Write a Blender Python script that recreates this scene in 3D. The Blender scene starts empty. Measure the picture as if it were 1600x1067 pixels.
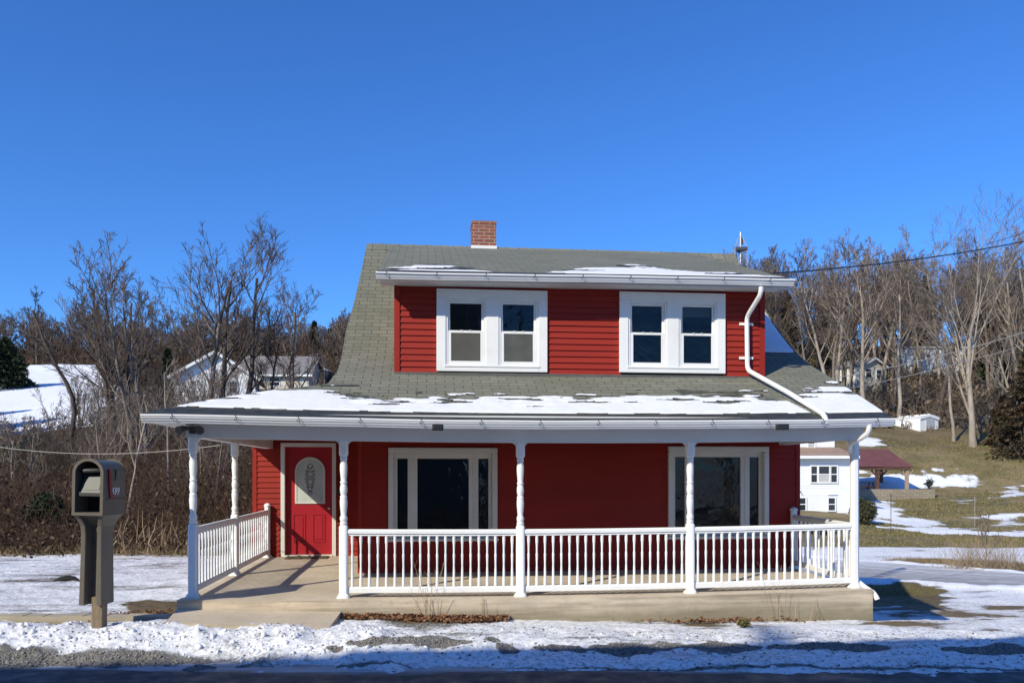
import bpy, math, random
import numpy as np
from math import sin, cos, pi, radians, sqrt
from mathutils import Vector, Matrix

random.seed(7)
RNG = np.random.default_rng(7)
sc = bpy.context.scene
COL = sc.collection

# ------------------------------------------------------------------ camera frame
TH = radians(5.9); FPX = 1280.0; HY = 739.0
CX, CY, CZ = 3.0, -10.92, 1.595
S_, C_ = sin(TH), cos(TH)

def at(px, py, D):
    a = (px-800)/FPX; b = (HY-py)/FPX
    return Vector((CX + D*(a*C_+S_), CY + D*(-a*S_+C_), CZ + D*b))

def lat(px, D):
    p = at(px, HY, D); return p.x, p.y

def fromxr(xr, D):
    return CX + xr*C_ + D*S_, CY - xr*S_ + D*C_

# ------------------------------------------------------------------ numpy noise
def _h(ix, iy, s):
    n = (ix.astype(np.int64)*374761393 + iy.astype(np.int64)*668265263 + s*974634777) & 0xffffffff
    n = ((n ^ (n >> 13))*1274126177) & 0xffffffff
    n = n ^ (n >> 16)
    return (n & 0xffff)/65535.0

def vn(x, y, s=0):
    x = np.asarray(x, float); y = np.asarray(y, float)
    ix = np.floor(x); iy = np.floor(y); fx = x-ix; fy = y-iy
    fx = fx*fx*(3-2*fx); fy = fy*fy*(3-2*fy)
    a = _h(ix, iy, s); b = _h(ix+1, iy, s); c = _h(ix, iy+1, s); d = _h(ix+1, iy+1, s)
    return (a*(1-fx)+b*fx)*(1-fy)+(c*(1-fx)+d*fx)*fy

def fbm(x, y, s=0, o=4):
    t = 0; a = .5
    for i in range(o):
        t = t + a*vn(x, y, s+i); x = x*2.03+3.1; y = y*2.03+1.7; a *= .5
    return t/(1-.5**o)

def sst(a, b, x):
    t = np.clip((x-a)/(b-a), 0, 1); return t*t*(3-2*t)

# ------------------------------------------------------------------ materials
class NT:
    def __init__(s, m):
        s.nt = m.node_tree; s.n = s.nt.nodes; s.l = s.nt.links
    def node(s, t, **kw):
        n = s.n.new(t)
        for k, v in kw.items():
            if k.startswith('i_'):
                key = k[2:]; key = int(key) if key.isdigit() else key.replace('_', ' ')
                n.inputs[key].default_value = v
            else: setattr(n, k, v)
        return n
    def link(s, a, b): s.l.new(a, b)
    def math(s, op, a, b=None, clamp=False):
        n = s.n.new('ShaderNodeMath'); n.operation = op; n.use_clamp = clamp
        for i, v in enumerate((a, b)):
            if v is None: continue
            if isinstance(v, (int, float)): n.inputs[i].default_value = v
            else: s.l.new(v, n.inputs[i])
        return n.outputs[0]
    def mix(s, f, a, b, typ='MIX'):
        n = s.n.new('ShaderNodeMix'); n.data_type = 'RGBA'; n.blend_type = typ
        for sock, v in ((n.inputs[0], f), (n.inputs[6], a), (n.inputs[7], b)):
            if isinstance(v, (int, float)): sock.default_value = v
            elif isinstance(v, tuple): sock.default_value = v+(1,) if len(v) == 3 else v
            else: s.l.new(v, sock)
        return n.outputs[2]
    def noise(s, vec, scale, detail=4, rough=.55):
        n = s.node('ShaderNodeTexNoise'); n.inputs['Scale'].default_value = scale
        n.inputs['Detail'].default_value = detail; n.inputs['Roughness'].default_value = rough
        if vec is not None: s.l.new(vec, n.inputs['Vector'])
        return n.outputs['Fac']
    def rng(s, v, a, b, c=0., d=1.):
        n = s.n.new('ShaderNodeMapRange'); n.clamp = True
        for i, x in enumerate((v, a, b, c, d)):
            if isinstance(x, (int, float)): n.inputs[i].default_value = x
            else: s.l.new(x, n.inputs[i])
        return n.outputs[0]
    def mapping(s, vec, sx, sy, sz):
        n = s.n.new('ShaderNodeMapping'); s.l.new(vec, n.inputs[0]); n.inputs['Scale'].default_value = (sx, sy, sz)
        return n.outputs[0]
    def bump(s, h, strength, dist):
        n = s.n.new('ShaderNodeBump'); n.inputs['Strength'].default_value = strength; n.inputs['Distance'].default_value = dist
        s.l.new(h, n.inputs['Height']); return n.outputs[0]

def newmat(name):
    m = bpy.data.materials.new(name); m.use_nodes = True
    t = NT(m); b = t.n['Principled BSDF']
    return m, t, b

def mat(name, col, rough=.5, var=.15, scale=6., bump=0., bscale=60., spec=.5, metal=0., dirt=None, dirt_amt=.5, dscale=2., stretch=(1, 1, 1)):
    m, t, b = newmat(name)
    tc = t.node('ShaderNodeTexCoord').outputs['Object']
    v = t.mapping(tc, *stretch)
    n1 = t.noise(v, scale, 5)
    lo = tuple(c*(1-var) for c in col); hi = tuple(min(1, c*(1+var)) for c in col)
    c = t.mix(t.rng(n1, .3, .7), lo, hi)
    if dirt:
        n2 = t.noise(v, dscale, 6, .65)
        c = t.mix(t.rng(n2, .52, .72, 0, dirt_amt), c, dirt)
    t.link(c, b.inputs['Base Color'])
    b.inputs['Roughness'].default_value = rough; b.inputs['Metallic'].default_value = metal
    b.inputs['Specular IOR Level'].default_value = spec
    if bump:
        t.link(t.bump(t.noise(tc, bscale, 4), bump, .01), b.inputs['Normal'])
    return m

M = {}
M['white'] = mat('white_vinyl', (.80, .80, .79), .38, .03, 3, .06, 40, dirt=(.60, .58, .53), dirt_amt=.35, dscale=1.3)
M['gutter'] = mat('gutter_white', (.80, .80, .80), .35, .03, 3, .04, 40)
M['white_trim'] = mat('white_trim', (.80, .79, .76), .45, .04, 4, .08, 60, dirt=(.6, .56, .5), dirt_amt=.3)
M['beam'] = mat('painted_beam', (.70, .70, .70), .55, .05, 2, .12, 12, dirt=(.5, .5, .5), dirt_amt=.4, dscale=.9)
M['tan_trim'] = mat('tan_trim', (.66, .635, .59), .5, .05, 3, .06, 50)
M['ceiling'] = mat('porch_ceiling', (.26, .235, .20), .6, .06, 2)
M['red'] = mat('red_siding', (.285, .026, .017), .60, .10, 1.2, .10, 35, spec=.18, dirt=(.20, .028, .02), dirt_amt=.5, dscale=.7, stretch=(.4, .4, 3))
M['red_corner'] = mat('red_corner_trim', (.28, .022, .014), .6, .08, 2, .08, 30, spec=.2)
M['door_red'] = mat('door_red', (.34, .016, .024), .4, .05, 2, .05, 50, spec=.3)
M['black'] = mat('black_plastic', (.018, .018, .02), .4, .1, 5)
M['dark'] = mat('dark_metal', (.06, .06, .065), .5, .1, 5)
M['brass'] = mat('brass', (.65, .50, .28), .25, .05, 5, metal=1.)
M['galv'] = mat('galvanised_steel', (.50, .50, .50), .45, .2, 14, metal=.6)
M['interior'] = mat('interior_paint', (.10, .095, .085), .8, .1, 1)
M['blind'] = mat('blind', (.45, .45, .42), .7, .1, 3)
M['mailbox'] = mat('mailbox_plastic', (.128, .110, .086), .45, .10, 5, .1, 80, dirt=(.09, .08, .066), dirt_amt=.5)
M['mail_door'] = mat('mail_door', (.045, .045, .043), .5, .08, 5)
M['flag'] = mat('flag_red', (.30, .012, .022), .4, .05, 5)
M['digits'] = mat('white_vinyl_digits', (.75, .75, .75), .5, .02, 5)
M['stake'] = mat('wood_stake', (.19, .14, .09), .75, .3, 8, .2, 50, stretch=(6, 6, 1))
M['mat'] = mat('coir_mat', (.10, .085, .05), .95, .4, 30, .5, 120)
M['bark'] = mat('bark_grey', (.165, .130, .100), .9, .4, 5, .5, 20, stretch=(3, 3, .6), dirt=(.28, .25, .21), dirt_amt=.6, dscale=2)
M['bark_dark'] = mat('bark_dark', (.085, .062, .048), .9, .4, 5, .4, 20, stretch=(3, 3, .6))
M['bark_pale'] = mat('bark_pale', (.30, .25, .20), .85, .3, 2, .3, 14, stretch=(2, 2, .5), dirt=(.18, .14, .10), dirt_amt=.7, dscale=1.1)
M['twig'] = mat('twig', (.135, .095, .075), .9, .3, 1)
M['twig_pale'] = mat('twig_pale', (.175, .135, .110), .9, .3, 1)
M['twig_dark'] = mat('twig_dark', (.075, .055, .045), .9, .3, 1)
M['pavbrown'] = mat('pavilion_wood', (.10, .05, .032), .6, .3, 6)
M['paviroof'] = mat('pavilion_roof', (.155, .062, .055), .45, .15, 1.5)
M['palewood'] = mat('pale_post', (.38, .28, .19), .6, .2, 6)
M['greyroof'] = mat('grey_shingle', (.20, .18, .17), .85, .25, 6, .3, 20)
M['brownroof'] = mat('brown_roof', (.30, .20, .145), .85, .2, 6, .3, 20)
M['housewhite'] = mat('white_siding', (.80, .80, .79), .55, .03, 2)
M['cream'] = mat('cream_siding', (.62, .58, .50), .6, .05, 2)
M['sheddoor'] = mat('shed_door', (.44, .44, .45), .5, .06, 2)
M['cable'] = mat('cable_black', (.012, .012, .014), .5, .1, 3)
M['cable_pale'] = mat('cable_pale', (.30, .27, .235), .6, .1, 3)
M['pole'] = mat('utility_wood', (.30, .27, .24), .85, .2, 3)

def concrete(name, col, dark):
    m, t, b = newmat(name)
    tc = t.node('ShaderNodeTexCoord').outputs['Object']
    n1 = t.noise(tc, 1.1, 6, .6); n2 = t.noise(tc, 9, 6, .6); n3 = t.noise(t.mapping(tc, .5, 1, 7), 1.6, 5, .6)
    c = t.mix(t.rng(n1, .35, .68), tuple(x*.8 for x in col), tuple(x*1.12 for x in col))
    c = t.mix(t.rng(n2, .5, .75, 0, .5), c, dark)
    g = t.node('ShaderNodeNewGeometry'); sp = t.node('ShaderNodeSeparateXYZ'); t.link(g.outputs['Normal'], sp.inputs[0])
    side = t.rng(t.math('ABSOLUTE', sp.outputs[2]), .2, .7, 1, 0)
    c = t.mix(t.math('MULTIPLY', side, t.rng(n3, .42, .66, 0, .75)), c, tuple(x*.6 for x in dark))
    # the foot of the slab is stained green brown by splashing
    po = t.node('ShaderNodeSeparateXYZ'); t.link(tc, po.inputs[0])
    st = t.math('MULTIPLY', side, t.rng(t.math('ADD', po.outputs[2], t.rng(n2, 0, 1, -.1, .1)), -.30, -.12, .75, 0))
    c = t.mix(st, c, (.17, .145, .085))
    t.link(c, b.inputs['Base Color']); b.inputs['Roughness'].default_value = .8
    t.link(t.bump(t.noise(tc, 45, 6, .7), .25, .01), b.inputs['Normal'])
    return m
M['concrete'] = concrete('concrete', (.58, .485, .365), (.36, .29, .20))
M['curb'] = concrete('curb_concrete', (.42, .36, .27), (.27, .23, .17))

def brick(name, c1, c2, mortar, bw, rh, ms, use_uv=True, stain=None, bumpd=.01, rough=.85):
    m, t, b = newmat(name)
    tc = t.node('ShaderNodeTexCoord').outputs['UV' if use_uv else 'Object']
    br = t.node('ShaderNodeTexBrick')
    n0 = t.noise(tc, 3., 3)
    t.link(tc, br.inputs['Vector'])
    br.inputs['Color1'].default_value = c1+(1,); br.inputs['Color2'].default_value = c2+(1,); br.inputs['Mortar'].default_value = mortar+(1,)
    br.inputs['Scale'].default_value = 1; br.inputs['Brick Width'].default_value = bw; br.inputs['Row Height'].default_value = rh
    br.inputs['Mortar Size'].default_value = ms; br.inputs['Mortar Smooth'].default_value = .15; br.inputs['Bias'].default_value = -.1
    c = br.outputs['Color']
    n1 = t.noise(tc, .7, 6, .65); n2 = t.noise(tc, 30, 4, .7)
    c = t.mix(t.rng(n2, .3, .7, .0, .55), c, t.mix(.5, c, (0, 0, 0)))
    if stain:
        c = t.mix(t.rng(n1, .44, .68, 0, .62), c, stain)
    t.link(c, b.inputs['Base Color']); b.inputs['Roughness'].default_value = rough
    h = t.math('ADD', t.rng(br.outputs['Fac'], 0, 1, 1, 0), t.math('MULTIPLY', n2, .35))
    t.link(t.bump(h, .7, bumpd), b.inputs['Normal'])
    return m
M['shingle'] = brick('roof_shingle', (.228, .224, .172), (.178, .176, .134), (.070, .069, .056), .26, .127, .006, stain=(.115, .125, .088))
M['brick'] = brick('chimney_brick', (.36, .105, .055), (.22, .065, .040), (.42, .36, .31), .203, .068, .0075, stain=(.16, .06, .045))
M['stone'] = brick('stone_block', (.40, .33, .24), (.30, .25, .18), (.14, .12, .09), .45, .15, .012)

def glass():
    m = bpy.data.materials.new('window_glass'); m.use_nodes = True
    t = NT(m); t.n.remove(t.n['Principled BSDF'])
    tr = t.node('ShaderNodeBsdfTransparent'); tr.inputs[0].default_value = (.55, .58, .57, 1)
    gl = t.node('ShaderNodeBsdfGlossy'); gl.inputs['Roughness'].default_value = .015
    tc = t.node('ShaderNodeTexCoord').outputs['Object']
    bp = t.bump(t.noise(tc, 4.5, 3), .22, .05); t.link(bp, gl.inputs['Normal'])
    fr = t.node('ShaderNodeFresnel'); fr.inputs[0].default_value = 1.5
    mx = t.node('ShaderNodeMixShader'); t.link(fr.outputs[0], mx.inputs[0]); t.link(tr.outputs[0], mx.inputs[1]); t.link(gl.outputs[0], mx.inputs[2])
    t.link(mx.outputs[0], t.n['Material Output'].inputs[0]); return m
M['glass'] = glass()
def screen():
    m = bpy.data.materials.new('insect_screen'); m.use_nodes = True
    t = NT(m); b = t.n['Principled BSDF']
    tc = t.node('ShaderNodeTexCoord').outputs['Object']
    t.link(t.mix(t.rng(t.noise(tc, 5, 4), .35, .65), (.17, .17, .15), (.24, .235, .20)), b.inputs['Base Color']); b.inputs['Roughness'].default_value = .6
    tr = t.node('ShaderNodeBsdfTransparent')
    mx = t.node('ShaderNodeMixShader'); mx.inputs[0].default_value = .42; t.link(tr.outputs[0], mx.inputs[1]); t.link(b.outputs[0], mx.inputs[2])
    t.link(mx.outputs[0], t.n['Material Output'].inputs[0]); return m
M['screen'] = screen()
M['frosted'] = mat('frosted_glass', (.50, .55, .50), .18, .12, 4, .15, 60)
M['darkglass'] = mat('dark_pane', (.03, .035, .04), .08, .2, 2)

def snowmat():
    m, t, b = newmat('roof_snow')
    tc = t.node('ShaderNodeTexCoord').outputs['Object']
    n = t.noise(tc, 5, 6, .6)
    t.link(t.mix(t.rng(n, .3, .7), (.70, .71, .75), (.79, .795, .82)), b.inputs['Base Color'])
    b.inputs['Roughness'].default_value = .65
    t.link(t.bump(t.noise(tc, 28, 6, .65), .25, .02), b.inputs['Normal']); return m
M['snow'] = snowmat()

def islandmat(name, cols, rough=.85, trans=False):
    m, t, b = newmat(name)
    g = t.node('ShaderNodeNewGeometry')
    cr = t.node('ShaderNodeValToRGB'); t.link(g.outputs['Random Per Island'], cr.inputs[0])
    el = cr.color_ramp.elements
    while len(el) < len(cols): el.new(.5)
    for i, c in enumerate(cols):
        el[i].position = i/(len(cols)-1); el[i].color = c+(1,)
    t.link(cr.outputs[0], b.inputs['Base Color']); b.inputs['Roughness'].default_value = rough
    b.inputs['Specular IOR Level'].default_value = .2
    return m
M['brush'] = islandmat('dry_brush', [(.034, .022, .016), (.078, .046, .030), (.115, .070, .044), (.07, .050, .038), (.18, .125, .085)])
M['brush_r'] = islandmat('hill_brush', [(.085, .062, .045), (.15, .11, .075), (.22, .16, .11), (.14, .11, .085), (.28, .22, .16)])
M['needle'] = islandmat('needles', [(.012, .020, .012), (.028, .042, .020), (.045, .060, .028)])
M['needle_b'] = islandmat('needles_brown', [(.05, .045, .022), (.09, .075, .035), (.12, .095, .05)])
M['needle_dk'] = islandmat('needles_dark', [(.018, .014, .009), (.05, .034, .02), (.10, .066, .038), (.03, .03, .016)])
M['shrub'] = islandmat('shrub_leaf', [(.030, .032, .016), (.07, .07, .035), (.12, .105, .055)])
M['leaf'] = islandmat('dead_leaf', [(.10, .045, .025), (.20, .095, .05), (.30, .16, .085), (.16, .09, .06)])
M['grass'] = islandmat('dry_grass', [(.20, .15, .08), (.34, .26, .15), (.26, .20, .10), (.42, .34, .21)])
M['lawn'] = islandmat('lawn_blade', [(.10, .115, .035), (.20, .17, .07), (.27, .21, .10), (.14, .14, .05)])
M['pebble'] = islandmat('gravel_stone', [(.09, .085, .08), (.20, .185, .17), (.34, .32, .29), (.14, .13, .12)])
M['drystick'] = islandmat('dry_stick', [(.34, .25, .16), (.50, .38, .25), (.24, .18, .12)])

def groundmat():
    m, t, b = newmat('ground')
    at_ = t.node('ShaderNodeAttribute'); at_.attribute_name = 'zone'
    sp = t.node('ShaderNodeSeparateColor'); t.link(at_.outputs['Color'], sp.inputs[0])
    snow, grass, gravel = sp.outputs[0], sp.outputs[1], sp.outputs[2]
    tc = t.node('ShaderNodeTexCoord').outputs['Object']
    nf = t.noise(tc, 16, 8, .68); nm = t.noise(tc, 2.3, 6, .6); nl = t.noise(tc, .35, 5, .6); nvf = t.noise(tc, 70, 4, .7)
    ns = t.noise(t.mapping(tc, .35, 2.2, 1), 1.5, 7, .65)
    litter = t.mix(t.rng(nf, .3, .7), (.045, .028, .018), (.135, .088, .055))
    green = t.mix(t.rng(nm, .35, .65), (.120, .108, .045), (.225, .178, .085))
    green = t.mix(t.rng(nf, .35, .68), t.mix(.45, green, (.05, .045, .022)), green)
    green = t.mix(t.rng(nl, .42, .62, 0, .75), green, (.275, .205, .112))
    soil = t.mix(grass, litter, green)
    gr = t.mix(t.rng(nvf, .35, .65), (.08, .076, .072), (.27, .255, .235))
    soil = t.mix(gravel, soil, gr)
    sc_ = t.mix(t.rng(nm, .3, .7), (.76, .78, .82), (.88, .88, .90))
    dirty = t.math('MULTIPLY', t.rng(nf, .46, .62), t.rng(snow, .95, .6, .0, .9))
    sc_ = t.mix(dirty, sc_, (.33, .31, .29))
    f = t.math('ADD', snow, t.math('MULTIPLY', t.math('SUBTRACT', t.math('ADD', t.math('MULTIPLY', nf, .45), t.math('MULTIPLY', ns, .55)), .5), 1.5))
    f = t.rng(f, .44, .58)
    t.link(t.mix(f, soil, sc_), b.inputs['Base Color']); b.inputs['Roughness'].default_value = .8
    b.inputs['Specular IOR Level'].default_value = .25
    h = t.math('ADD', t.math('ADD', t.math('MULTIPLY', nf, .6), t.math('MULTIPLY', nvf, .25)), t.math('MULTIPLY', f, .6))
    t.link(t.bump(h, .8, .035), b.inputs['Normal'])
    return m
M['ground'] = groundmat()

def roadmat(name, lo, hi, slush, a, b_):
    m, t, b = newmat(name)
    tc = t.node('ShaderNodeTexCoord').outputs['UV']
    sp = t.node('ShaderNodeSeparateXYZ'); t.link(tc, sp.inputs[0])
    nv = t.noise(tc, 90, 4, .7); nm = t.noise(tc, 4, 6, .6); ns = t.noise(t.mapping(tc, .25, 2.5, 1), 1.5, 7, .6)
    c = t.mix(t.rng(nv, .3, .7), lo, hi)
    c = t.mix(t.rng(nm, .4, .7, 0, .5), c, tuple(x*.6 for x in lo))
    f = t.math('ADD', t.rng(sp.outputs[1], a, b_), t.math('MULTIPLY', t.math('SUBTRACT', t.math('ADD', t.math('MULTIPLY', ns, .7), t.math('MULTIPLY', nm, .3)), .5), 2.2))
    c = t.mix(t.rng(f, .42, .78), c, slush)
    t.link(c, b.inputs['Base Color']); t.link(t.rng(nm, .35, .65, .45, .8), b.inputs['Roughness'])
    t.link(t.bump(nv, .6, .008), b.inputs['Normal']); return m
M['asphalt'] = roadmat('asphalt', (.030, .030, .034), (.072, .071, .074), (.42, .42, .44), 7.95, 8.75)
M['drive'] = roadmat('driveway', (.27, .262, .255), (.42, .41, .40), (.68, .68, .70), -6, 12)

# ------------------------------------------------------------------ mesh helper
def sagf(x, y):
    a = max(0, 1-((x-4.45)/4.6)**2); b = min(1, max(0, 1-y/2.35))
    return -.055*a*b

class MB:
    def __init__(s): s.v = []; s.f = []; s.uv = []
    def quad(s, *p, uv=None):
        n = len(s.v); s.v += [tuple(q) for q in p]; s.f.append(tuple(range(n, n+len(p))))
        s.uv.append(uv if uv else [(0, 0)]*len(p))
    def box(s, x0, x1, y0, y1, z0, z1):
        n = len(s.v)
        s.v += [(x0, y0, z0), (x1, y0, z0), (x1, y1, z0), (x0, y1, z0), (x0, y0, z1), (x1, y0, z1), (x1, y1, z1), (x0, y1, z1)]
        for f in ((0, 3, 2, 1), (4, 5, 6, 7), (0, 1, 5, 4), (1, 2, 6, 5), (2, 3, 7, 6), (3, 0, 4, 7)):
            s.f.append(tuple(n+i for i in f))
            q = [s.v[n+i] for i in f]
            ax = 0 if f in ((1, 2, 6, 5), (3, 0, 4, 7)) else 1
            s.uv.append([((p[1] if ax == 0 else p[0]), p[2]) for p in q])
        return s
    def bar(s, p, q, w, h, up=(0, 0, 1)):
        p = Vector(p); q = Vector(q); d = (q-p).normalized(); u = Vector(up)
        a = d.cross(u).normalized()*w/2; b = a.cross(d).normalized()*h/2
        n = len(s.v)
        for e in (p, q):
            for sa, sb in ((-1, -1), (1, -1), (1, 1), (-1, 1)):
                s.v.append(tuple(e+a*sa+b*sb))
        for f in ((0, 3, 2, 1), (4, 5, 6, 7), (0, 1, 5, 4), (1, 2, 6, 5), (2, 3, 7, 6), (3, 0, 4, 7)):
            s.f.append(tuple(n+i for i in f)); s.uv.append([(0, 0)]*4)
    def prism(s, poly, axis, a, b, cap=True):
        """poly of 2D points extruded along an axis (0 x, 1 y, 2 z)"""
        def P(u, v, w):
            return (w, u, v) if axis == 0 else (u, w, v) if axis == 1 else (u, v, w)
        n = len(s.v); k = len(poly)
        s.v += [P(u, v, a) for u, v in poly]+[P(u, v, b) for u, v in poly]
        for i in range(k):
            j = (i+1) % k; s.f.append((n+i, n+j, n+k+j, n+k+i)); s.uv.append([(0, 0)]*4)
        if cap:
            s.f.append(tuple(n+i for i in reversed(range(k)))); s.uv.append([(0, 0)]*k)
            s.f.append(tuple(n+k+i for i in range(k))); s.uv.append([(0, 0)]*k)
    def lathe(s, prof, x, y, seg=12, sq=None):
        """prof: list of (r, z); square rings where r is negative"""
        n = len(s.v)
        for r, z in prof:
            for i in range(seg):
                a = 2*pi*(i+.5)/seg
                if r < 0:
                    ca, sa = cos(a), sin(a); k = -r/max(abs(ca), abs(sa)); s.v.append((x+ca*k, y+sa*k, z))
                else: s.v.append((x+cos(a)*r, y+sin(a)*r, z))
        for j in range(len(prof)-1):
            for i in range(seg):
                k = (i+1) % seg
                s.f.append((n+j*seg+i, n+j*seg+k, n+(j+1)*seg+k, n+(j+1)*seg+i)); s.uv.append([(0, 0)]*4)
        s.f.append(tuple(n+i for i in reversed(range(seg)))); s.uv.append([(0, 0)]*seg)
        t = n+(len(prof)-1)*seg
        s.f.append(tuple(t+i for i in range(seg))); s.uv.append([(0, 0)]*seg)
    def tube(s, pts, r, seg=8, cap=True):
        n0 = len(s.v); P = [Vector(p) for p in pts]; ref = None
        for i, p in enumerate(P):
            d = (P[min(i+1, len(P)-1)]-P[max(i-1, 0)]).normalized()
            if ref is None:
                ref = d.cross(Vector((.13, .27, .95))).normalized()
            a = (ref-d*ref.dot(d)).normalized(); ref = a; b = d.cross(a)
            rr = r[i] if isinstance(r, (list, tuple)) else r
            for k in range(seg):
                t = 2*pi*(k+.5)/seg; s.v.append(tuple(p+a*cos(t)*rr+b*sin(t)*rr))
        for i in range(len(P)-1):
            for k in range(seg):
                j = (k+1) % seg
                s.f.append((n0+i*seg+k, n0+i*seg+j, n0+(i+1)*seg+j, n0+(i+1)*seg+k)); s.uv.append([(0, 0)]*4)
        if cap:
            s.f.append(tuple(n0+i for i in reversed(range(seg)))); s.uv.append([(0, 0)]*seg)
            t = n0+(len(P)-1)*seg; s.f.append(tuple(t+i for i in range(seg))); s.uv.append([(0, 0)]*seg)
    def build(s, name, m, parent=None, sag=False, bevel=0, smooth=False, solid=0, loc=None, label=None, rz=0):
        v = [(x, y, z+sagf(x, y)) for x, y, z in s.v] if sag else s.v
        me = bpy.data.meshes.new(name); me.from_pydata(v, [], s.f)
        uvl = me.uv_layers.new(name='UVMap'); flat = [c for f in s.uv for p in f for c in p]
        uvl.data.foreach_set('uv', flat)
        me.materials.append(m); me.validate(); me.update()
        if smooth:
            me.polygons.foreach_set('use_smooth', [True]*len(me.polygons)); me.set_sharp_from_angle(angle=radians(40))
        o = bpy.data.objects.new(name, me); COL.objects.link(o)
        if parent: o.parent = parent
        if loc is not None: o.location = loc
        if rz: o.rotation_euler.z = rz
        if solid:
            d = o.modifiers.new('solid', 'SOLIDIFY'); d.thickness = solid; d.offset = -1
        if bevel:
            d = o.modifiers.new('bevel', 'BEVEL'); d.width = bevel; d.segments = 2; d.limit_method = 'ANGLE'; d.angle_limit = radians(50)
        if label: o['label'] = label
        return o

def npmesh(name, V, F, m, parent=None, uv=None, smooth=False):
    """V (n,3), F (k,3|4) arrays"""
    me = bpy.data.meshes.new(name); V = np.asarray(V, np.float32); F = np.asarray(F, np.int32)
    k, c = F.shape
    me.vertices.add(len(V)); me.vertices.foreach_set('co', V.ravel())
    me.loops.add(k*c); me.loops.foreach_set('vertex_index', F.ravel())
    me.polygons.add(k); me.polygons.foreach_set('loop_start', np.arange(0, k*c, c, dtype=np.int32))
    me.update(calc_edges=True)
    if smooth: me.polygons.foreach_set('use_smooth', np.ones(k, bool))
    me.materials.append(m)
    o = bpy.data.objects.new(name, me); COL.objects.link(o)
    if parent: o.parent = parent
    return o

def tag(o, label, cat, group=None, kind=None):
    o['label'] = label; o['category'] = cat
    if group: o['group'] = group
    if kind: o['kind'] = kind
    return o
def thing(name, label, cat, loc=(0, 0, 0), rz=0, group=None):
    o = bpy.data.objects.new(name, None); COL.objects.link(o); o.location = loc; o.rotation_euler.z = rz
    o.empty_display_size = .2
    return tag(o, label, cat, group)
def structure(o):
    o['kind'] = 'structure'; return o
def clone(root, loc, rz=0, scale=1., label=None, group=None):
    r = root.copy(); COL.objects.link(r); r.location = loc; r.rotation_euler.z = rz
    r.scale = (scale,)*3 if isinstance(scale, (int, float)) else scale
    if label: r['label'] = label
    if group: r['group'] = group
    for ch in list(root.children):
        c = ch.copy(); COL.objects.link(c); c.parent = r
        for g in list(ch.children):
            d = g.copy(); COL.objects.link(d); d.parent = c
    return r

# ------------------------------------------------------------------ terrain
LP = np.array([(-400, 6), (-60, 1), (-15, -.38), (7.0, -.60), (8.0, -.54), (8.4, -.46), (8.75, -.37), (9.05, -.25), (9.4, -.185), (9.8, -.20), (10.2, -.25), (10.6, -.265), (12.5, -.31), (19, -.33), (23, -.1), (35, 1.0), (45, 2.3), (60, 5.2), (75, 9.0), (100, 14.4), (150, 21.5), (250, 30), (420, 38)])
RP = np.array([(-400, 6), (-60, 1), (-15, -.38), (7.0, -.60), (7.9, -.54), (8.25, -.45), (8.55, -.37), (9.0, -.37), (9.6, -.345), (10.4, -.36), (11.2, -.41), (12.0, -.58), (13.2, -1.0), (14.6, -1.36), (18, -1.58), (22, -1.72), (26, -1.78), (37, -1.75), (45, -1.1), (50, -.4), (60, .40), (65, 1.9), (70, 3.6), (80, 6.2), (100, 10), (130, 18), (180, 29), (260, 38), (420, 44)])
def frame(X, Y):
    dx = X-CX; dy = Y-CY
    return dx*C_-dy*S_, dx*S_+dy*C_
def gz_base(X, Y):
    xr, D = frame(X, Y)
    zl = np.interp(D, LP[:, 0], LP[:, 1]); zr = np.interp(D, RP[:, 0], RP[:, 1])
    w = sst(-.30, .26, xr/np.maximum(D, 6.))
    return zl*(1-w)+zr*w
def ridges(xr, D):
    d0 = 25.6-.55*(xr-10.8)+.12*np.sin(xr*1.7); d1 = np.maximum(31-.95*(xr-13.1), 25.6-.55*(xr-10.8)+2.4)+.15*np.sin(xr*1.3+1)
    r = np.exp(-((D-d0+.22)/.30)**2)+np.exp(-((D-d1-.22)/.35)**2)
    return r*(D > 15)*(xr > 5)
def gz_arr(X, Y):
    xr, D = frame(X, Y); z = gz_base(X, Y)
    z = z+ridges(xr, D)*(.07+.16*fbm(X*1.7, Y*1.7, 13, 3))
    far = sst(32, 50, D)
    z = z + far*(fbm(X*.06, Y*.06, 11, 3)-.5)*1.6
    z = z + sst(10, 14, D)*(1-far)*(fbm(X*.5, Y*.5, 5, 3)-.5)*.10
    nearband = sst(7.4, 8.2, D)*(1-sst(10.0, 10.8, D))
    left = 1-sst(-.25, .05, xr/np.maximum(D, 5))
    z = z + nearband*((fbm(X*2.2, Y*2.2, 2, 5)-.5)*(.10+.08*left) + (fbm(X*8, Y*8, 3, 3)-.5)*(.03+.025*left))
    z = z + (1-sst(20, 34, D))*sst(10.3, 11, D)*(fbm(X*5, Y*5, 8, 4)-.5)*.05
    # ground stays under the porch slab and the step
    hs = (X > -.3) & (X < 9.3) & (Y > -.2) & (Y < 10.2)
    z = np.where(hs, np.minimum(z, -.40), z)
    st = (X > -.06) & (X < 1.84) & (Y > -1.0) & (Y <= -.2)
    z = np.where(st, np.minimum(z, -.26), z)
    # long hump behind the slab line where leaves collect
    return z
def gz(x, y):
    return float(gz_arr(np.array([x], float), np.array([y], float))[0])

def ell(px, y, cx, cy, rx, ry):
    return np.clip(1-np.sqrt(((px-cx)/rx)**2+((y-cy)/ry)**2), -1, 1)

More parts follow.
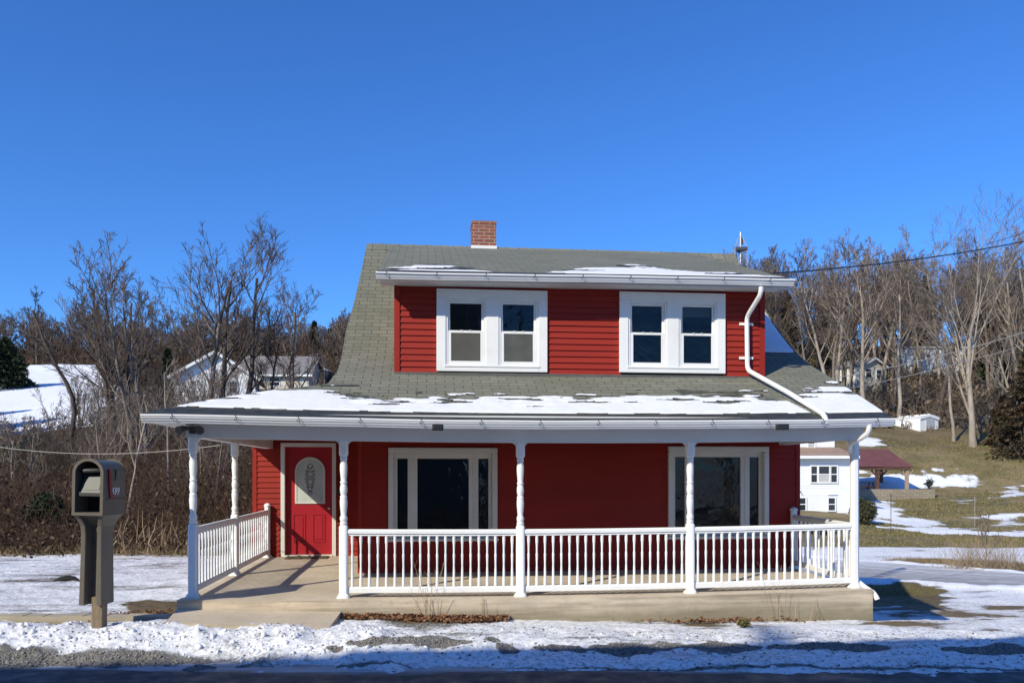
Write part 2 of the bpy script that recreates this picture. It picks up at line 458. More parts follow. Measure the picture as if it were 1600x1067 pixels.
def zones(X, Y, Z):
    xr, D = frame(X, Y); Dm = np.maximum(D, 1.)
    px = 800+FPX*xr/Dm; y = HY-FPX*(Z-CZ)/Dm
    yb = HY-FPX*(gz_base(X, Y)-CZ)/Dm
    far_ = sst(18, 24, D)
    px = px+(60-20*far_)*(fbm(X*1.1*(1-.7*far_), Y*1.6*(1-.6*far_), 91, 4)-.5)
    yb = yb+(16-4*far_)*(fbm(X*1.3*(1-.7*far_), Y*2.1*(1-.4*far_), 95, 4)-.5)
    snow = np.full_like(X, .5); grass = np.zeros_like(X); gravel = np.zeros_like(X)
    L = px < 800
    n1 = fbm(X*.8, Y*.8, 21, 4)
    # yard to the left
    m = (D > 10.2) & (D < 19.6) & L
    snow = np.where(m, .655+.30*(n1-.5)+.22*(fbm(X*.8, Y*3.5, 23, 4)-.5), snow); grass = np.where(m, .45, grass)
    e = ell(px, yb, 245, 953, 65, 22); snow = np.where(m & (e > 0), np.minimum(snow, .80-1.2*e), snow)
    e = ell(px, yb, 350, 880, 60, 14)
    # bank along the road
    m = (D > 7.4) & (D <= 10.2)
    sn = .69+.30*(fbm(X*1.2, Y*3.0, 27, 4)-.5); snow = np.where(m, sn, snow); gravel = np.where(m, 1., gravel)
    m2 = m & (px > 540) & (D > 9.55); snow = np.where(m2, .66+.2*(n1-.5), snow)
    g = np.full_like(X, -1.)
    for cx, cy, rx, ry in ((565, 1006, 38, 7), (655, 1001, 78, 9), (760, 1003, 14, 4), (782, 1014, 18, 7), (880, 1010, 45, 6), (1000, 1010, 85, 8), (1128, 1012, 75, 8), (1300, 1013, 105, 8), (1545, 1012, 70, 6), (985, 1012, 60, 6), (515, 1009, 14, 5)):
        g = np.maximum(g, ell(px, yb, cx, cy, rx, ry))
    g = g + .9*(fbm(X*3.5, Y*3.5, 31, 4)-.5)
    snow = np.where(m, snow-.62*sst(-.05, .25, g), snow)
    # edge shade of the bank, painted as a dark line along its foot
    edge = 1043+8*(fbm(X*.8, Y*.0+3, 9, 3)-.5)
    e = 1-np.abs(yb-edge)/3.2; snow = np.where(m & (e > 0), snow-.35*np.clip(e, 0, 1), snow)
    # left: bank gives way to gravel
    lf = sst(1004, 1022, yb+14*(n1-.5)+(px-150)*(-.03))*(1-sst(260, 470, px)); snow = np.where(m, snow-.36*lf, snow)
    e = ell(px, yb, 660, 968, 130, 12); snow = np.where((e > 0) & (D > 9.6), snow-.5*e, snow)
    # right of the house
    R = (px >= 800) & (D > 10.2)
    s = .70+.22*(n1-.5)+.25*(fbm(X*.9, Y*3, 29, 4)-.5)
    gr = np.full_like(X, .6)
    e = ell(px, yb, 1385, 936, 105, 20); s = s-.95*sst(-.05, .4, e+.5*(fbm(X*2.2, Y*2.2, 97, 4)-.5))
    e = ell(px, yb, 1400, 921, 85, 8)*(D > 20); s = s-.95*sst(-.05, .4, e+.5*(fbm(X*1.2, Y*1.2, 98, 4)-.5))
    s = s-.20*np.clip(ell(px, yb, 1500, 955, 110, 16), 0, 1)
    brown = np.clip(ell(px, yb-.05*(px-1440), 1550, 878.5, 175, 5.5), 0, 1); s = s-1.0*brown**.5
    gr = np.where(brown > 0, .55, gr)
    lawn = sst(858, 852, yb+3*(n1-.5))
    ls = .10+.55*(fbm(X*.22, Y*.5, 41, 4)-.5)
    for cx, cy, rx, ry, a in ((1400, 750, 95, 15, 1.1), (1480, 756, 90, 7, .5), (1365, 795, 42, 26, 1.1), (1420, 812, 60, 13, .75), (1480, 828, 75, 8, .8), (1570, 832, 90, 6, .85), (1590, 770, 35, 10, .7), (1580, 806, 45, 12, .65), (1355, 692, 30, 10, .9), (1540, 803, 60, 6, .4), (1500, 777, 40, 6, .5)):
        ls = ls + (a-.1)*sst(-.25, .55, ell(px, yb, cx, cy, rx*1.1, ry*1.1)+1.7*(fbm(X*.35, Y*1.3, 47, 5)-.5)-.08)
    ls = ls-.25*sst(740, 680, yb)
    s = s*(1-lawn)+ls*lawn
    s = np.maximum(s, 1.05*(ridges(xr, D) > .25)-.2*(1-n1))
    gr = gr*(1-lawn)+lawn*(1-.35*sst(730, 680, yb))
    hill = sst(76, 90, D); s = s*(1-hill)+hill*(.08+.4*(fbm(X*.1, Y*.1, 44, 3)-.5)); gr = gr*(1-hill)
    snow = np.where(R, s, snow); grass = np.where(R, gr, grass); gravel = np.where(R, 0, gravel)
    # thicket floor and the fields beyond on the left
    m = (D >= 19.6) & L
    fld = sst(53, 60, D)*(1-sst(112, 122, D))*(1-sst(160, 205, px))
    s = .22+.35*(fbm(X*.3, Y*.3, 51, 4)-.5)
    s = s*(1-fld)+fld*(1.0-.25*(fbm(X*.1, Y*.5, 52, 4)))
    snow = np.where(m, s, snow); grass = np.where(m, .15, grass); gravel = np.where(m, 0, gravel)
    b = D < 5; snow = np.where(b, .6, snow); grass = np.where(b, .6, grass); gravel = np.where(b, .3, gravel)
    return snow, grass, gravel

def build_ground():
    fine = np.linspace(radians(-37), radians(37), 560)
    coarse = np.linspace(radians(37), radians(323), 90)[1:-1]
    phi = np.concatenate([fine, coarse])
    r = [0.0+.4, 1.5, 3, 4.5, 6, 7.0]
    while r[-1] < 13.5: r.append(r[-1]+.032)
    while r[-1] < 26: r.append(r[-1]+.085)
    while r[-1] < 80: r.append(r[-1]*1.011)
    while r[-1] < 480: r.append(r[-1]*1.03)
    r = np.array(r)
    P, Rr = np.meshgrid(phi, r)
    xr = Rr*np.sin(P); D = Rr*np.cos(P)
    X = CX+xr*C_+D*S_; Y = CY-xr*S_+D*C_
    X = X.ravel(); Y = Y.ravel(); Z = gz_arr(X, Y)
    V = np.stack([X, Y, Z], 1); V = np.vstack([V, [[CX, CY, -.52]]])
    nr, np_ = P.shape
    i, j = np.meshgrid(np.arange(nr-1), np.arange(np_), indexing='ij'); j2 = (j+1) % np_
    F = np.stack([i*np_+j, i*np_+j2, (i+1)*np_+j2, (i+1)*np_+j], -1).reshape(-1, 4)[:, ::-1]
    c = len(V)-1; jj = np.arange(np_)
    V0 = len(V)
    # close the centre with quads that share the hub vertex twice removed: use a small disc below the road
    o = npmesh('ground', V[:-1], F, M['ground'], smooth=True)
    sn, g, gv = zones(V[:-1, 0], V[:-1, 1], V[:-1, 2])
    colr = np.stack([np.clip(sn, 0, 1), np.clip(g, 0, 1), np.clip(gv, 0, 1), np.ones_like(sn)], 1).astype(np.float32)
    a = o.data.attributes.new('zone', 'FLOAT_COLOR', 'POINT'); a.data.foreach_set('color', colr.ravel())
    structure(o)
build_ground()

def strip(name, m, xr0, xr1, d0, d1, z, n=40, k=6, skew=0, zf=None):
    mb = MB()
    for i in range(n):
        for j in range(k):
            q = []; uv = []
            for a, b in ((i, j), (i+1, j), (i+1, j+1), (i, j+1)):
                xr = xr0+(xr1-xr0)*a/n; u = b/k; d = (d0(xr) if callable(d0) else d0)*(1-u)+u*(d1(xr) if callable(d1) else d1)
                x, y = fromxr(xr, d); q.append((x, y, zf(x, y) if zf else z)); uv.append((xr, d-(d0(xr) if callable(d0) else 0)))
            mb.quad(*q, uv=uv)
    o = mb.build(name, m, smooth=True); return structure(o)
strip('road', M['asphalt'], -60, 60, -4, 9.0, -.425)
# driveway: runs past the right end of the house
strip('driveway', M['drive'], 6.0, 26,
      lambda x: 25.6-.55*(x-10.8)+.12*math.sin(x*1.7), lambda x: max(31-.95*(x-13.1), 25.6-.55*(x-10.8)+2.4)+.15*math.sin(x*1.3+1), 0, 60, 8,
      zf=lambda x, y: float(gz_base(np.array([x]), np.array([y]))[0])+.055)

# ------------------------------------------------------------------ red house
PR = [(-.55, 2.31), (.0, 2.56), (.55, 2.80), (1.25, 3.10), (1.9, 3.37), (2.33, 3.60), (2.8, 3.92), (3.3, 4.31), (3.79, 4.73), (4.5, 5.37), (5.18, 6.02)]
def prof(Y):
    if Y > 5.18: Y = 10.36-Y
    for (a, za), (b, zb) in zip(PR, PR[1:]):
        if Y <= b: return za+(zb-za)*(Y-a)/(b-a)
    return 6.02
H = thing('red_house', 'red clapboard house with grey shingle roof, shed dormer and white railed front porch', 'house', (0, 0, 0))
WY = 2.35; EY = 5.12
RE = .1016

def siding_x(mb, x0, x1, y, z0, z1, openings=(), e=RE, out=-1):
    z = z0
    while z < z1-1e-4:
        zt = min(z+e, z1); zm = (z+zt)/2
        iv = [(x0, x1)]
        for ox0, ox1, oz0, oz1 in openings:
            if oz0 < zm < oz1:
                iv = [t for a, b in iv for t in ((a, min(b, ox0)), (max(a, ox1), b)) if t[1]-t[0] > 1e-3]
        for a, b in iv:
            mb.quad((a, y+out*.020, z), (b, y+out*.020, z), (b, y+out*.001, zt), (a, y+out*.001, zt))
            mb.quad((a, y+out*.001, z), (b, y+out*.001, z), (b, y+out*.020, z), (a, y+out*.020, z))
        z = zt
def siding_y(mb, y0, y1, x, z0, z1, out, e=RE, top=None):
    z = z0
    while z < z1-1e-4:
        zt = min(z+e, z1); a, b = y0, y1
        if top:
            ys = [y for y in np.linspace(y0, y1, 60) if top(y) > zt]
            if not ys: break
            a, b = ys[0], ys[-1]
        mb.quad((x+out*.016, a, z), (x+out*.016, b, z), (x+out*.003, b, zt), (x+out*.003, a, zt))
        z = zt

# walls of the main storey
WIN = [(2.40, 4.11, .52, 1.99), (6.99, 8.68, .52, 2.02)]
mb = MB(); siding_x(mb, 1.93, 9.22, WY, .0, 2.26, [(a+.03, b-.03, c+.03, d-.03) for a, b, c, d in WIN])
siding_y(mb, WY, 10, 9.22, -.1, 6.0, 1, top=lambda y: prof(y)-.06)
siding_y(mb, WY, 10, 1.93, -.1, 6.0, -1, top=lambda y: prof(y)-.06)
mb.quad((1.93, 10, -.4), (9.22, 10, -.4), (9.22, 10, 2.6), (1.93, 10, 2.6))
wall = mb.build('wall', M['red'], H)
for x in (1.93, 9.22):
    mb = MB(); mb.box(x-.035, x+.035, WY-.026, WY+.035, 0, 2.25); mb.build('corner_trim', M['red_corner'], H)
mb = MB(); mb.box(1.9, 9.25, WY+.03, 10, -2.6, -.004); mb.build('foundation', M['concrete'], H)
# entry wing
DO = (.29, 1.18, 0, 2.08)
mb = MB(); siding_x(mb, -.27, 1.93, EY, .0, 2.32, [(DO[0]-.05, DO[1]+.05, -.1, 2.14)])
siding_y(mb, EY, 10, -.27, -.1, 2.5, -1)
mb.quad((-.27, 10, -.4), (1.93, 10, -.4), (1.93, 10, 2.6), (-.27, 10, 2.6))
mb.build('entry_wall', M['red'], H)
mb = MB(); mb.box(-.31, -.235, EY-.026, EY+.03, 0, 2.3); mb.build('corner_trim', M['red_corner'], H)
# door
mb = MB(); t = .075; a, b = DO[0]-.0, DO[1]+.0
mb.box(a-t, a, EY-.035, EY+.11, .0, 2.10); mb.box(b, b+t, EY-.035, EY+.11, .0, 2.10); mb.box(a-t, b+t, EY-.037, EY+.11, 2.10, 2.175)
mb.box(a-.01, b+.01, EY-.06, EY+.112, .0, .028)
mb.build('door_trim', M['tan_trim'], H, bevel=.006)
mb = MB(); dy = EY+.075
GX0, GX1, GZ0, GZS = a+.19, a+.735, 1.02, 1.62
mb.box(a+.003, b-.003, dy, dy+.04, .03, 2.095)
for px0, px1 in ((a+.145, a+.375), (a+.515, a+.745)):
    # moulded panels: outer bead and raised field
    for e in ((px0, px1, .26, .275), (px0, px1, .795, .81)): mb.box(e[0], e[1], dy-.012, dy-.0005, e[2], e[3])
    for e in ((px0, px0+.015), (px1-.015, px1)): mb.box(e[0], e[1], dy-.012, dy-.0005, .275, .795)
    mb.box(px0+.045, px1-.045, dy-.009, dy-.0006, .315, .755)
door = mb.build('door', M['door_red'], H, bevel=.004)
gc = (GX0+GX1)/2; gr_ = (GX1-GX0)/2
def arch(ins, n=18):
    p = [(GX0+ins, GZ0+ins), (GX1-ins, GZ0+ins)]
    for i in range(n+1):
        t = pi*i/n; p.append((gc+(gr_-ins)*cos(t), GZS+(gr_-ins)*sin(t)))
    return p
mb = MB(); o_, i_ = arch(-.012), arch(.022)
for k in range(len(o_)):
    j = (k+1) % len(o_)
    for y0, y1 in ((dy-.02, dy-.02),):
        mb.quad((o_[k][0], dy-.02, o_[k][1]), (o_[j][0], dy-.02, o_[j][1]), (i_[j][0], dy-.02, i_[j][1]), (i_[k][0], dy-.02, i_[k][1]))
    mb.quad((o_[k][0], dy, o_[k][1]), (o_[j][0], dy, o_[j][1]), (o_[j][0], dy-.02, o_[j][1]), (o_[k][0], dy-.02, o_[k][1]))
    mb.quad((i_[j][0], dy, i_[j][1]), (i_[k][0], dy, i_[k][1]), (i_[k][0], dy-.02, i_[k][1]), (i_[j][0], dy-.02, i_[j][1]))
mb.build('glass_frame', mat('glass_frame', (.62, .60, .54), .4, .05, 4), door)
mb = MB(); mb.prism(arch(.015), 1, dy-.010, dy-.002); mb.build('door_glass', M['frosted'], door, label='arched frosted glass with black scrollwork')
mb = MB()
def scroll(cx, cz, r, turns, sgn, flip):
    pts = []
    for i in range(15):
        u = i/14; t = u*turns*2*pi; rr = r*(1-.8*u)
        pts.append((cx+sgn*(r-rr*cos(t)), dy-.013, cz+flip*rr*sin(t)))
    mb.tube(pts, .0042, 5)
for sgn in (-1, 1):
    for q in range(7):
        cz = 1.24+.075*q; wd = .085*sin(pi*(q+1.2)/9)
        scroll(gc+sgn*.006, cz, wd*.42, 1.15, sgn, 1 if q % 2 else -1); scroll(gc+sgn*wd*.62, cz+.03, wd*.32, 1.0, sgn, -1 if q % 2 else 1)
    for z0_, z1_ in ((1.17, 1.26), (1.68, 1.78)):
        mb.tube([(gc+sgn*.045*sin(pi*u/8), dy-.013, z0_+(z1_-z0_)*u/8) for u in range(9)], .004, 5)
mb.build('glass_ornament', M['black'], door)
mb = MB(); mb.lathe([(.0, 0), (.022, .002), (.012, .02), (.012, .03), (.026, .045), (.028, .06), (.018, .072), (.0, .075)], 0, 0, 14)
k = mb.build('knob', M['brass'], door, smooth=True); k.rotation_euler.x = pi/2; k.location = (b-.065, dy, .92)
mb = MB(); mb.box(b+t+.03, b+t+.065, EY-.045, EY-.012, 1.18, 1.28); mb.build('doorbell', M['black'], H)

# bay style windows under the porch
def porch_window(x0, x1, z0, z1):
    mb = MB(); y = WY
    c = .085
    mb.box(x0, x0+c, y-.06, y+.14, z0+.001, z1-c); mb.box(x1-c, x1, y-.06, y+.14, z0+.001, z1-c)
    mb.box(x0, x1, y-.062, y+.14, z1-c, z1); mb.box(x0-.02, x1+.02, y-.085, y+.142, z0-.05, z0)
    w = mb.build('window', M['tan_trim'], H, bevel=.012)
    mb = MB(); W = x1-x0-2*c; a = x0+c; b = x1-c
    e = [a, a+.055, a+.055+.165, a+.055+.165+.155]
    e2 = [b-.055-.165-.155, b-.055-.165, b-.055, b]
    zt = z1-c; zb = z0
    for p, q in ((e[0], e[1]), (e[2], e[3]), (e2[0], e2[1]), (e2[2], e2[3])):
        mb.box(p, q, y+.03, y+.10, zb+.001, zt-.09)
    mb.box(a, b, y+.028, y+.10, zt-.09, zt-.001)
    mb.box((e[2]+e[3])/2-.012, (e[2]+e[3])/2+.012, y+.018, y+.0295, zb+.001, zt-.02)
    mb.box((e2[0]+e2[1])/2-.012, (e2[0]+e2[1])/2+.012, y+.018, y+.0295, zb+.001, zt-.02)
    mb.box(a, b, y+.027, y+.102, zb, zb+.05)
    mb.build('frame', M['tan_trim'], w, bevel=.008)
    for p, q in ((e[1], e[2]), (e[3], e2[0]), (e2[1], e2[2])):
        mb = MB(); mb.quad((p, y+.075, zb+.05), (q, y+.075, zb+.05), (q, y+.075, zt-.09), (p, y+.075, zt-.09))
        mb.build('pane', M['glass'], w)
    mb = MB(); X0, X1, Y0, Y1, Z0, Z1 = x0-.4, x1+.4, y+.145, y+3.2, .05, 2.22
    mb.quad((X0, Y0, Z0), (X1, Y0, Z0), (X1, Y1, Z0), (X0, Y1, Z0)); mb.quad((X0, Y1, Z1), (X1, Y1, Z1), (X1, Y0, Z1), (X0, Y0, Z1))
    mb.quad((X0, Y1, Z0), (X1, Y1, Z0), (X1, Y1, Z1), (X0, Y1, Z1)); mb.quad((X0, Y0, Z0), (X0, Y1, Z0), (X0, Y1, Z1), (X0, Y0, Z1)); mb.quad((X1, Y1, Z0), (X1, Y0, Z0), (X1, Y0, Z1), (X1, Y1, Z1))
    # wall face behind the siding around the opening
    for q in ((X0, x0+.02, Z0, Z1), (x1-.02, X1, Z0, Z1), (x0+.02, x1-.02, Z0, z0), (x0+.02, x1-.02, z1, Z1)):
        mb.quad((q[0], Y0, q[2]), (q[1], Y0, q[2]), (q[1], Y0, q[3]), (q[0], Y0, q[3]))
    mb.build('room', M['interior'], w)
    return w
porch_window(2.38, 4.13, .55, 2.005)
w2 = porch_window(6.97, 8.70, .55, 2.04)

# ---- roof
def rakeX(Y):
    pts = [(.70, 1.62), (1.25, 1.69), (2.79, 1.66), (3.84, 1.74), (5.18, 1.83)]
    if Y > 5.18: return 1.83
    return float(np.interp(Y, [p[0] for p in pts], [p[1] for p in pts]))
HIP = [(-.467, -.55), (.22, .0), (.96, .41), (1.28, .54), (1.62, .70)]
def hipY(x): return float(np.interp(x, [p[0] for p in HIP], [p[1] for p in HIP]))
RX1 = 9.21
mb = MB(); L = 0; prev = None
YS = []
for (a, za), (b, zb) in zip(PR, PR[1:]):
    n = max(1, int((b-a)/.12))
    YS += [a+(b-a)*i/n for i in range(n)]
YS.append(5.18)
sl = [0]
for a, b in zip(YS, YS[1:]): sl.append(sl[-1]+sqrt((b-a)**2+(prof(b)-prof(a))**2))
NX = 24
for k in range(len(YS)-1):
    a, b = YS[k], YS[k+1]
    xa = rakeX(a) if a >= .7 else 1.62; xb = rakeX(b) if b >= .7 else 1.62
    ca = list(np.linspace(xa, 2.58, 6))+list(np.linspace(2.58, 8.10, 15))[1:]+list(np.linspace(8.10, RX1, 5))[1:]
    cb = list(np.linspace(xb, 2.58, 6))+list(np.linspace(2.58, 8.10, 15))[1:]+list(np.linspace(8.10, RX1, 5))[1:]
    for i in range(len(ca)-1):
        if 5 <= i < 19 and a > 1.3 and b < 4.6: continue
        p = [(ca[i], a), (ca[i+1], a), (cb[i+1], b), (cb[i], b)]
        ss = [sl[k], sl[k], sl[k+1], sl[k+1]]
        mb.quad(*[(x, y, prof(y)+sagf(x, y)) for x, y in p], uv=[(p[m][0], ss[m]) for m in range(4)])
# triangle over the entry end, below the hip
XS = np.linspace(-.467, 1.62, 15)
def sY(y): return float(np.interp(y, YS, sl))
for x0, x1 in zip(XS, XS[1:]):
    for k in range(6):
        q = []
        for x, u in ((x0, k/6), (x1, k/6), (x1, (k+1)/6), (x0, (k+1)/6)):
            y = -.55+(hipY(x)+.55)*u; q.append((x, y, prof(y)+sagf(x, y)))
        mb.quad(*q, uv=[(p[0], sY(p[1])) for p in q])
# left slope behind the hip
for x0, x1 in zip(XS, XS[1:]):
    q = []
    za, zb = prof(hipY(x0))+sagf(x0, hipY(x0)), prof(hipY(x1))+sagf(x1, hipY(x1))
    q = [(x0, hipY(x0), za), (x1, hipY(x1), zb), (x1, 10.2, zb), (x0, 10.2, za)]
    mb.quad(*q, uv=[(p[1], p[0]) for p in q])
# back slope
for k in range(8):
    a = 5.18+(10.6-5.18)*k/8; b = 5.18+(10.6-5.18)*(k+1)/8
    pf = lambda y: 6.02-(y-5.18)*.66
    mb.quad((1.83, a, pf(a)), (RX1, a, pf(a)), (RX1, b, pf(b)), (1.83, b, pf(b)), uv=[(1.83, -a), (RX1, -a), (RX1, -b), (1.83, -b)])
roof = mb.build('roof', M['shingle'], H, solid=.055)
# ridge cap
mb = MB()
n = 24
for i in range(n):
    x0 = 1.83+(RX1-1.83)*i/n; x1 = 1.83+(RX1-1.83)*(i+1)/n+.02
    z = 6.02+.02; j = .006*sin(i*2.1)
    mb.quad((x0, 5.03, 5.885+j), (x1, 5.03, 5.885+j), (x1, 5.18, z+.012), (x0, 5.18, z+.004), uv=[(x0, .02), (x1, .02), (x1, .1), (x0, .1)])
    mb.quad((x0, 5.18, z+.004), (x1, 5.18, z+.012), (x1, 5.33, 5.93), (x0, 5.33, 5.93), uv=[(x0, .02), (x1, .02), (x1, .1), (x0, .1)])
mb.build('ridge_cap', M['shingle'], roof)

# ---- dormer
DY = 1.25; DX0, DX1 = 2.555, 8.13; DZ0, DZ1 = 3.09, 4.39
DW = [(3.135, 4.785, 3.10, 4.315), (5.885, 7.535, 3.115, 4.335)]
mb = MB(); siding_x(mb, DX0, DX1, DY, DZ0-.02, DZ1, [(a+.03, b-.03, c-.03, d-.03) for a, b, c, d in DW], e=.0925)
for x, o in ((DX0, -1), (DX1, 1)):
    z = DZ0
    while z < 5.9:
        ys = [y for y in np.linspace(DY, 5.1, 80) if prof(y) < z+.09 and 4.36+(y-.83)*.36 > z+.1]
        if len(ys) > 1:
            mb.quad((x+o*.016, ys[0], z), (x+o*.016, ys[-1], z), (x+o*.003, ys[-1], z+.0925), (x+o*.003, ys[0], z+.0925))
        z += .0925
mb.build('dormer_wall', M['red'], H)
for x in (DX0, DX1):
    mb = MB(); mb.box(x-.04, x+.04, DY-.028, DY+.03, DZ0-.03, DZ1); mb.build('corner_trim', M['red_corner'], H)
mb = MB(); mb.box(DX0-.03, DX1+.03, DY-.10, DY-.03, DZ0-.055, DZ0-.018); mb.build('flashing', mat('flashing', (.10, .10, .09), .6, .2, 5), H)
# dormer roof
def dz(x, y): return 4.435+(y-.80)*.362+.05*(x-2.28)/6.1*max(0, 1-(y-.8)/4.3)
mb = MB(); ED0, ED1 = 2.30, 8.38
NYD = 14
for i in range(20):
    for k in range(NYD):
        q = []
        for u, v in ((i, k), (i+1, k), (i+1, k+1), (i, k+1)):
            x = ED0+(ED1-ED0)*u/20; y = .80+(5.16-.80)*v/NYD
            q.append((x, y, dz(x, y)+.010*sin(x*2.3)*sin(v/NYD*pi)))
        mb.quad(*q, uv=[(p[0]*1.0+.11, p[1]*1.06) for p in q])
droof = mb.build('dormer_roof', M['shingle'], H, solid=.05)
# soffit under the dormer eave
mb = MB()
mb.quad((ED0+.02, .84, 4.345), (ED1-.02, .84, 4.385), (ED1-.02, DY, 4.385), (ED0+.02, DY, 4.345))
mb.box(ED0+.02, ED1-.02, .835, .86, 4.34, 4.44)
mb.build('soffit', M['beam'], H)

def dormer_window(x0, x1, z0, z1, blinds):
    y = DY; mb = MB(); cs, ct, cm, cb = .135, .135, .19, .095
    mid = (x0+x1)/2
    mb.box(x0, x0+cs, y-.05, y+.07, z0, z1-ct); mb.box(x1-cs, x1, y-.05, y+.07, z0, z1-ct)
    mb.box(mid-cm/2, mid+cm/2, y-.048, y+.07, z0+cb, z1-ct)
    mb.box(x0, x1, y-.052, y+.07, z1-ct, z1); mb.box(x0+cs, x1-cs, y-.051, y+.07, z0, z0+cb)
    mb.box(x0+cs-.02, x1-cs+.02, y-.062, y-.052, z0+cb-.03, z0+cb-.004)
    w = mb.build('window', M['white'], H, bevel=.006)
    for k, (a, b) in enumerate(((x0+cs, mid-cm/2), (mid+cm/2, x1-cs))):
        zb, zt = z0+cb, z1-ct; zm = (zb+zt)/2; f = .05
        # outer jamb
        mb = MB()
        mb.box(a+.0005, a+.03, y-.035, y+.06, zb, zt-.03); mb.box(b-.03, b-.0005, y-.035, y+.06, zb, zt-.03); mb.box(a+.0005, b-.0005, y-.035, y+.06, zt-.03, zt-.0005)
        mb.build('jamb', M['white'], w)
        mb = MB(); a1, b1 = a+.03, b-.03
        mb.box(a1, a1+f*.7, y-.005, y+.03, zm, zt-.03); mb.box(b1-f*.7, b1, y-.005, y+.03, zm, zt-.03); mb.box(a1+f*.7, b1-f*.7, y-.004, y+.03, zt-.03-f*.8, zt-.03); mb.box(a1+f*.7, b1-f*.7, y-.006, y+.03, zm, zm+.022)
        mb.build('upper_sash', M['white'], w, bevel=.003)
        mb = MB()
        mb.box(a1, a1+f, y-.028, y-.0055, zb+.002, zm+.012); mb.box(b1-f, b1, y-.028, y-.0055, zb+.002, zm+.012); mb.box(a1+f, b1-f, y-.029, y-.0055, zm-.018, zm+.0125); mb.box(a1+f, b1-f, y-.029, y-.0055, zb+.002, zb+.06)
        mb.box((a+b)/2-.08, (a+b)/2-.045, y-.04, y-.0295, zm+.0126, zm+.024); mb.box((a+b)/2+.045, (a+b)/2+.08, y-.04, y-.0295, zm+.0126, zm+.024)
        mb.build('lower_sash', M['white'], w, bevel=.003)
        mb = MB(); mb.quad((a1+f*.7, y+.015, zm+.02), (b1-f*.7, y+.015, zm+.02), (b1-f*.7, y+.015, zt-.07), (a1+f*.7, y+.015, zt-.07)); mb.build('pane', M['glass'], w)
        mb = MB(); mb.quad((a1+f, y-.012, zb+.06), (b1-f, y-.012, zb+.06), (b1-f, y-.012, zm-.018), (a1+f, y-.012, zm-.018)); mb.build('pane', M['glass'], w)
        if blinds == 'screen':
            mb = MB(); mb.quad((a1+.01, y-.0225, zb+.03), (b1-.01, y-.0225, zb+.03), (b1-.01, y-.0225, zm-.01), (a1+.01, y-.0225, zm-.01))
            o = mb.build('screen', M['screen'], w)
        elif k == 1:
            mb = MB()
            z = zt-.04
            for i in range(7):
                mb.quad((a1, y+.05, z), (b1, y+.05, z), (b1, y+.062, z-.027), (a1, y+.062, z-.027)); z -= .025
            mb.build('blind', M['blind'], w)
    mb = MB(); X0, X1, Y0, Y1, Z0, Z1 = x0-.5, x1+.5, y+.075, y+2.6, z0-.02, z1+.02
    mb.quad((X0, Y0, Z0), (X1, Y0, Z0), (X1, Y1, Z0), (X0, Y1, Z0)); mb.quad((X0, Y1, Z1), (X1, Y1, Z1), (X1, Y0, Z1), (X0, Y0, Z1))
    mb.quad((X0, Y1, Z0), (X1, Y1, Z0), (X1, Y1, Z1), (X0, Y1, Z1)); mb.quad((X0, Y0, Z0), (X0, Y1, Z0), (X0, Y1, Z1), (X0, Y0, Z1)); mb.quad((X1, Y1, Z0), (X1, Y0, Z0), (X1, Y0, Z1), (X1, Y1, Z1))
    for q in ((X0, x0+.05, Z0, Z1), (x1-.05, X1, Z0, Z1)):
        mb.quad((q[0], Y0, q[2]), (q[1], Y0, q[2]), (q[1], Y0, q[3]), (q[0], Y0, q[3]))
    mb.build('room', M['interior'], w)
dormer_window(*DW[0], 'screen'); dormer_window(*DW[1], 'blind')

# ---- gutters
def gutter(x0, x1, yb, z0a, z0b, sag, clips, h=.105, d=.115):
    pr = [(0, h), (0, 0), (.055*d/.115, 0), (.066*d/.115, .02), (.078*d/.115, .028), (.086*d/.115, .048), (.098*d/.115, .056), (.108*d/.115, h-.026), (d, h-.02), (d, h), (d-.012, h), (d-.012, h-.016), (.06, .02), (.01, .012), (.01, h)]
    mb = MB(); n = 40; k = len(pr)
    for i in range(n+1):
        x = x0+(x1-x0)*i/n; z0 = z0a+(z0b-z0a)*i/n+.003*sin(x*1.3)+.0012*sin(x*3.7)
        for a, b in pr: mb.v.append((x, yb-a, z0+b))
    for i in range(n):
        for j in range(k):
            j2 = (j+1) % k; mb.f.append((i*k+j, i*k+j2, (i+1)*k+j2, (i+1)*k+j)); mb.uv.append([(0, 0)]*4)
    for e in (0, n):
        z0 = z0a if e == 0 else z0b; x = x0 if e == 0 else x1
        o = e*k
        mb.f.append(tuple(o+q for q in (0, 1, 2, 3, 4, 5, 6, 7, 8, 9))); mb.uv.append([(0, 0)]*10)
    g = mb.build('gutter', M['gutter'], H, sag=sag)
    for x in clips:
        mb = MB(); z0 = z0a+(z0b-z0a)*(x-x0)/(x1-x0); yf = yb-d-.004
        pts = [(x+dx, yf+dy_, z0+zz) for dx, dy_, zz in ((-.012, .02, h+.012), (-.004, 0, h+.004), (.012, -.004, .085), (.016, .004, .06), (.0, .012, .045), (-.014, .012, .055), (-.012, .012, .07))]
        mb.tube(pts, .0045, 5)
        mb.build('clip', M['dark'], g, sag=sag)
    return g
gutter(-.467, 9.22, -.45, 2.212, 2.224, True, [-.1+.755*i for i in range(13)])
gutter(2.28, 8.41, .80, 4.332, 4.379, False, [2.42+.70*i for i in range(9)], h=.088, d=.10)
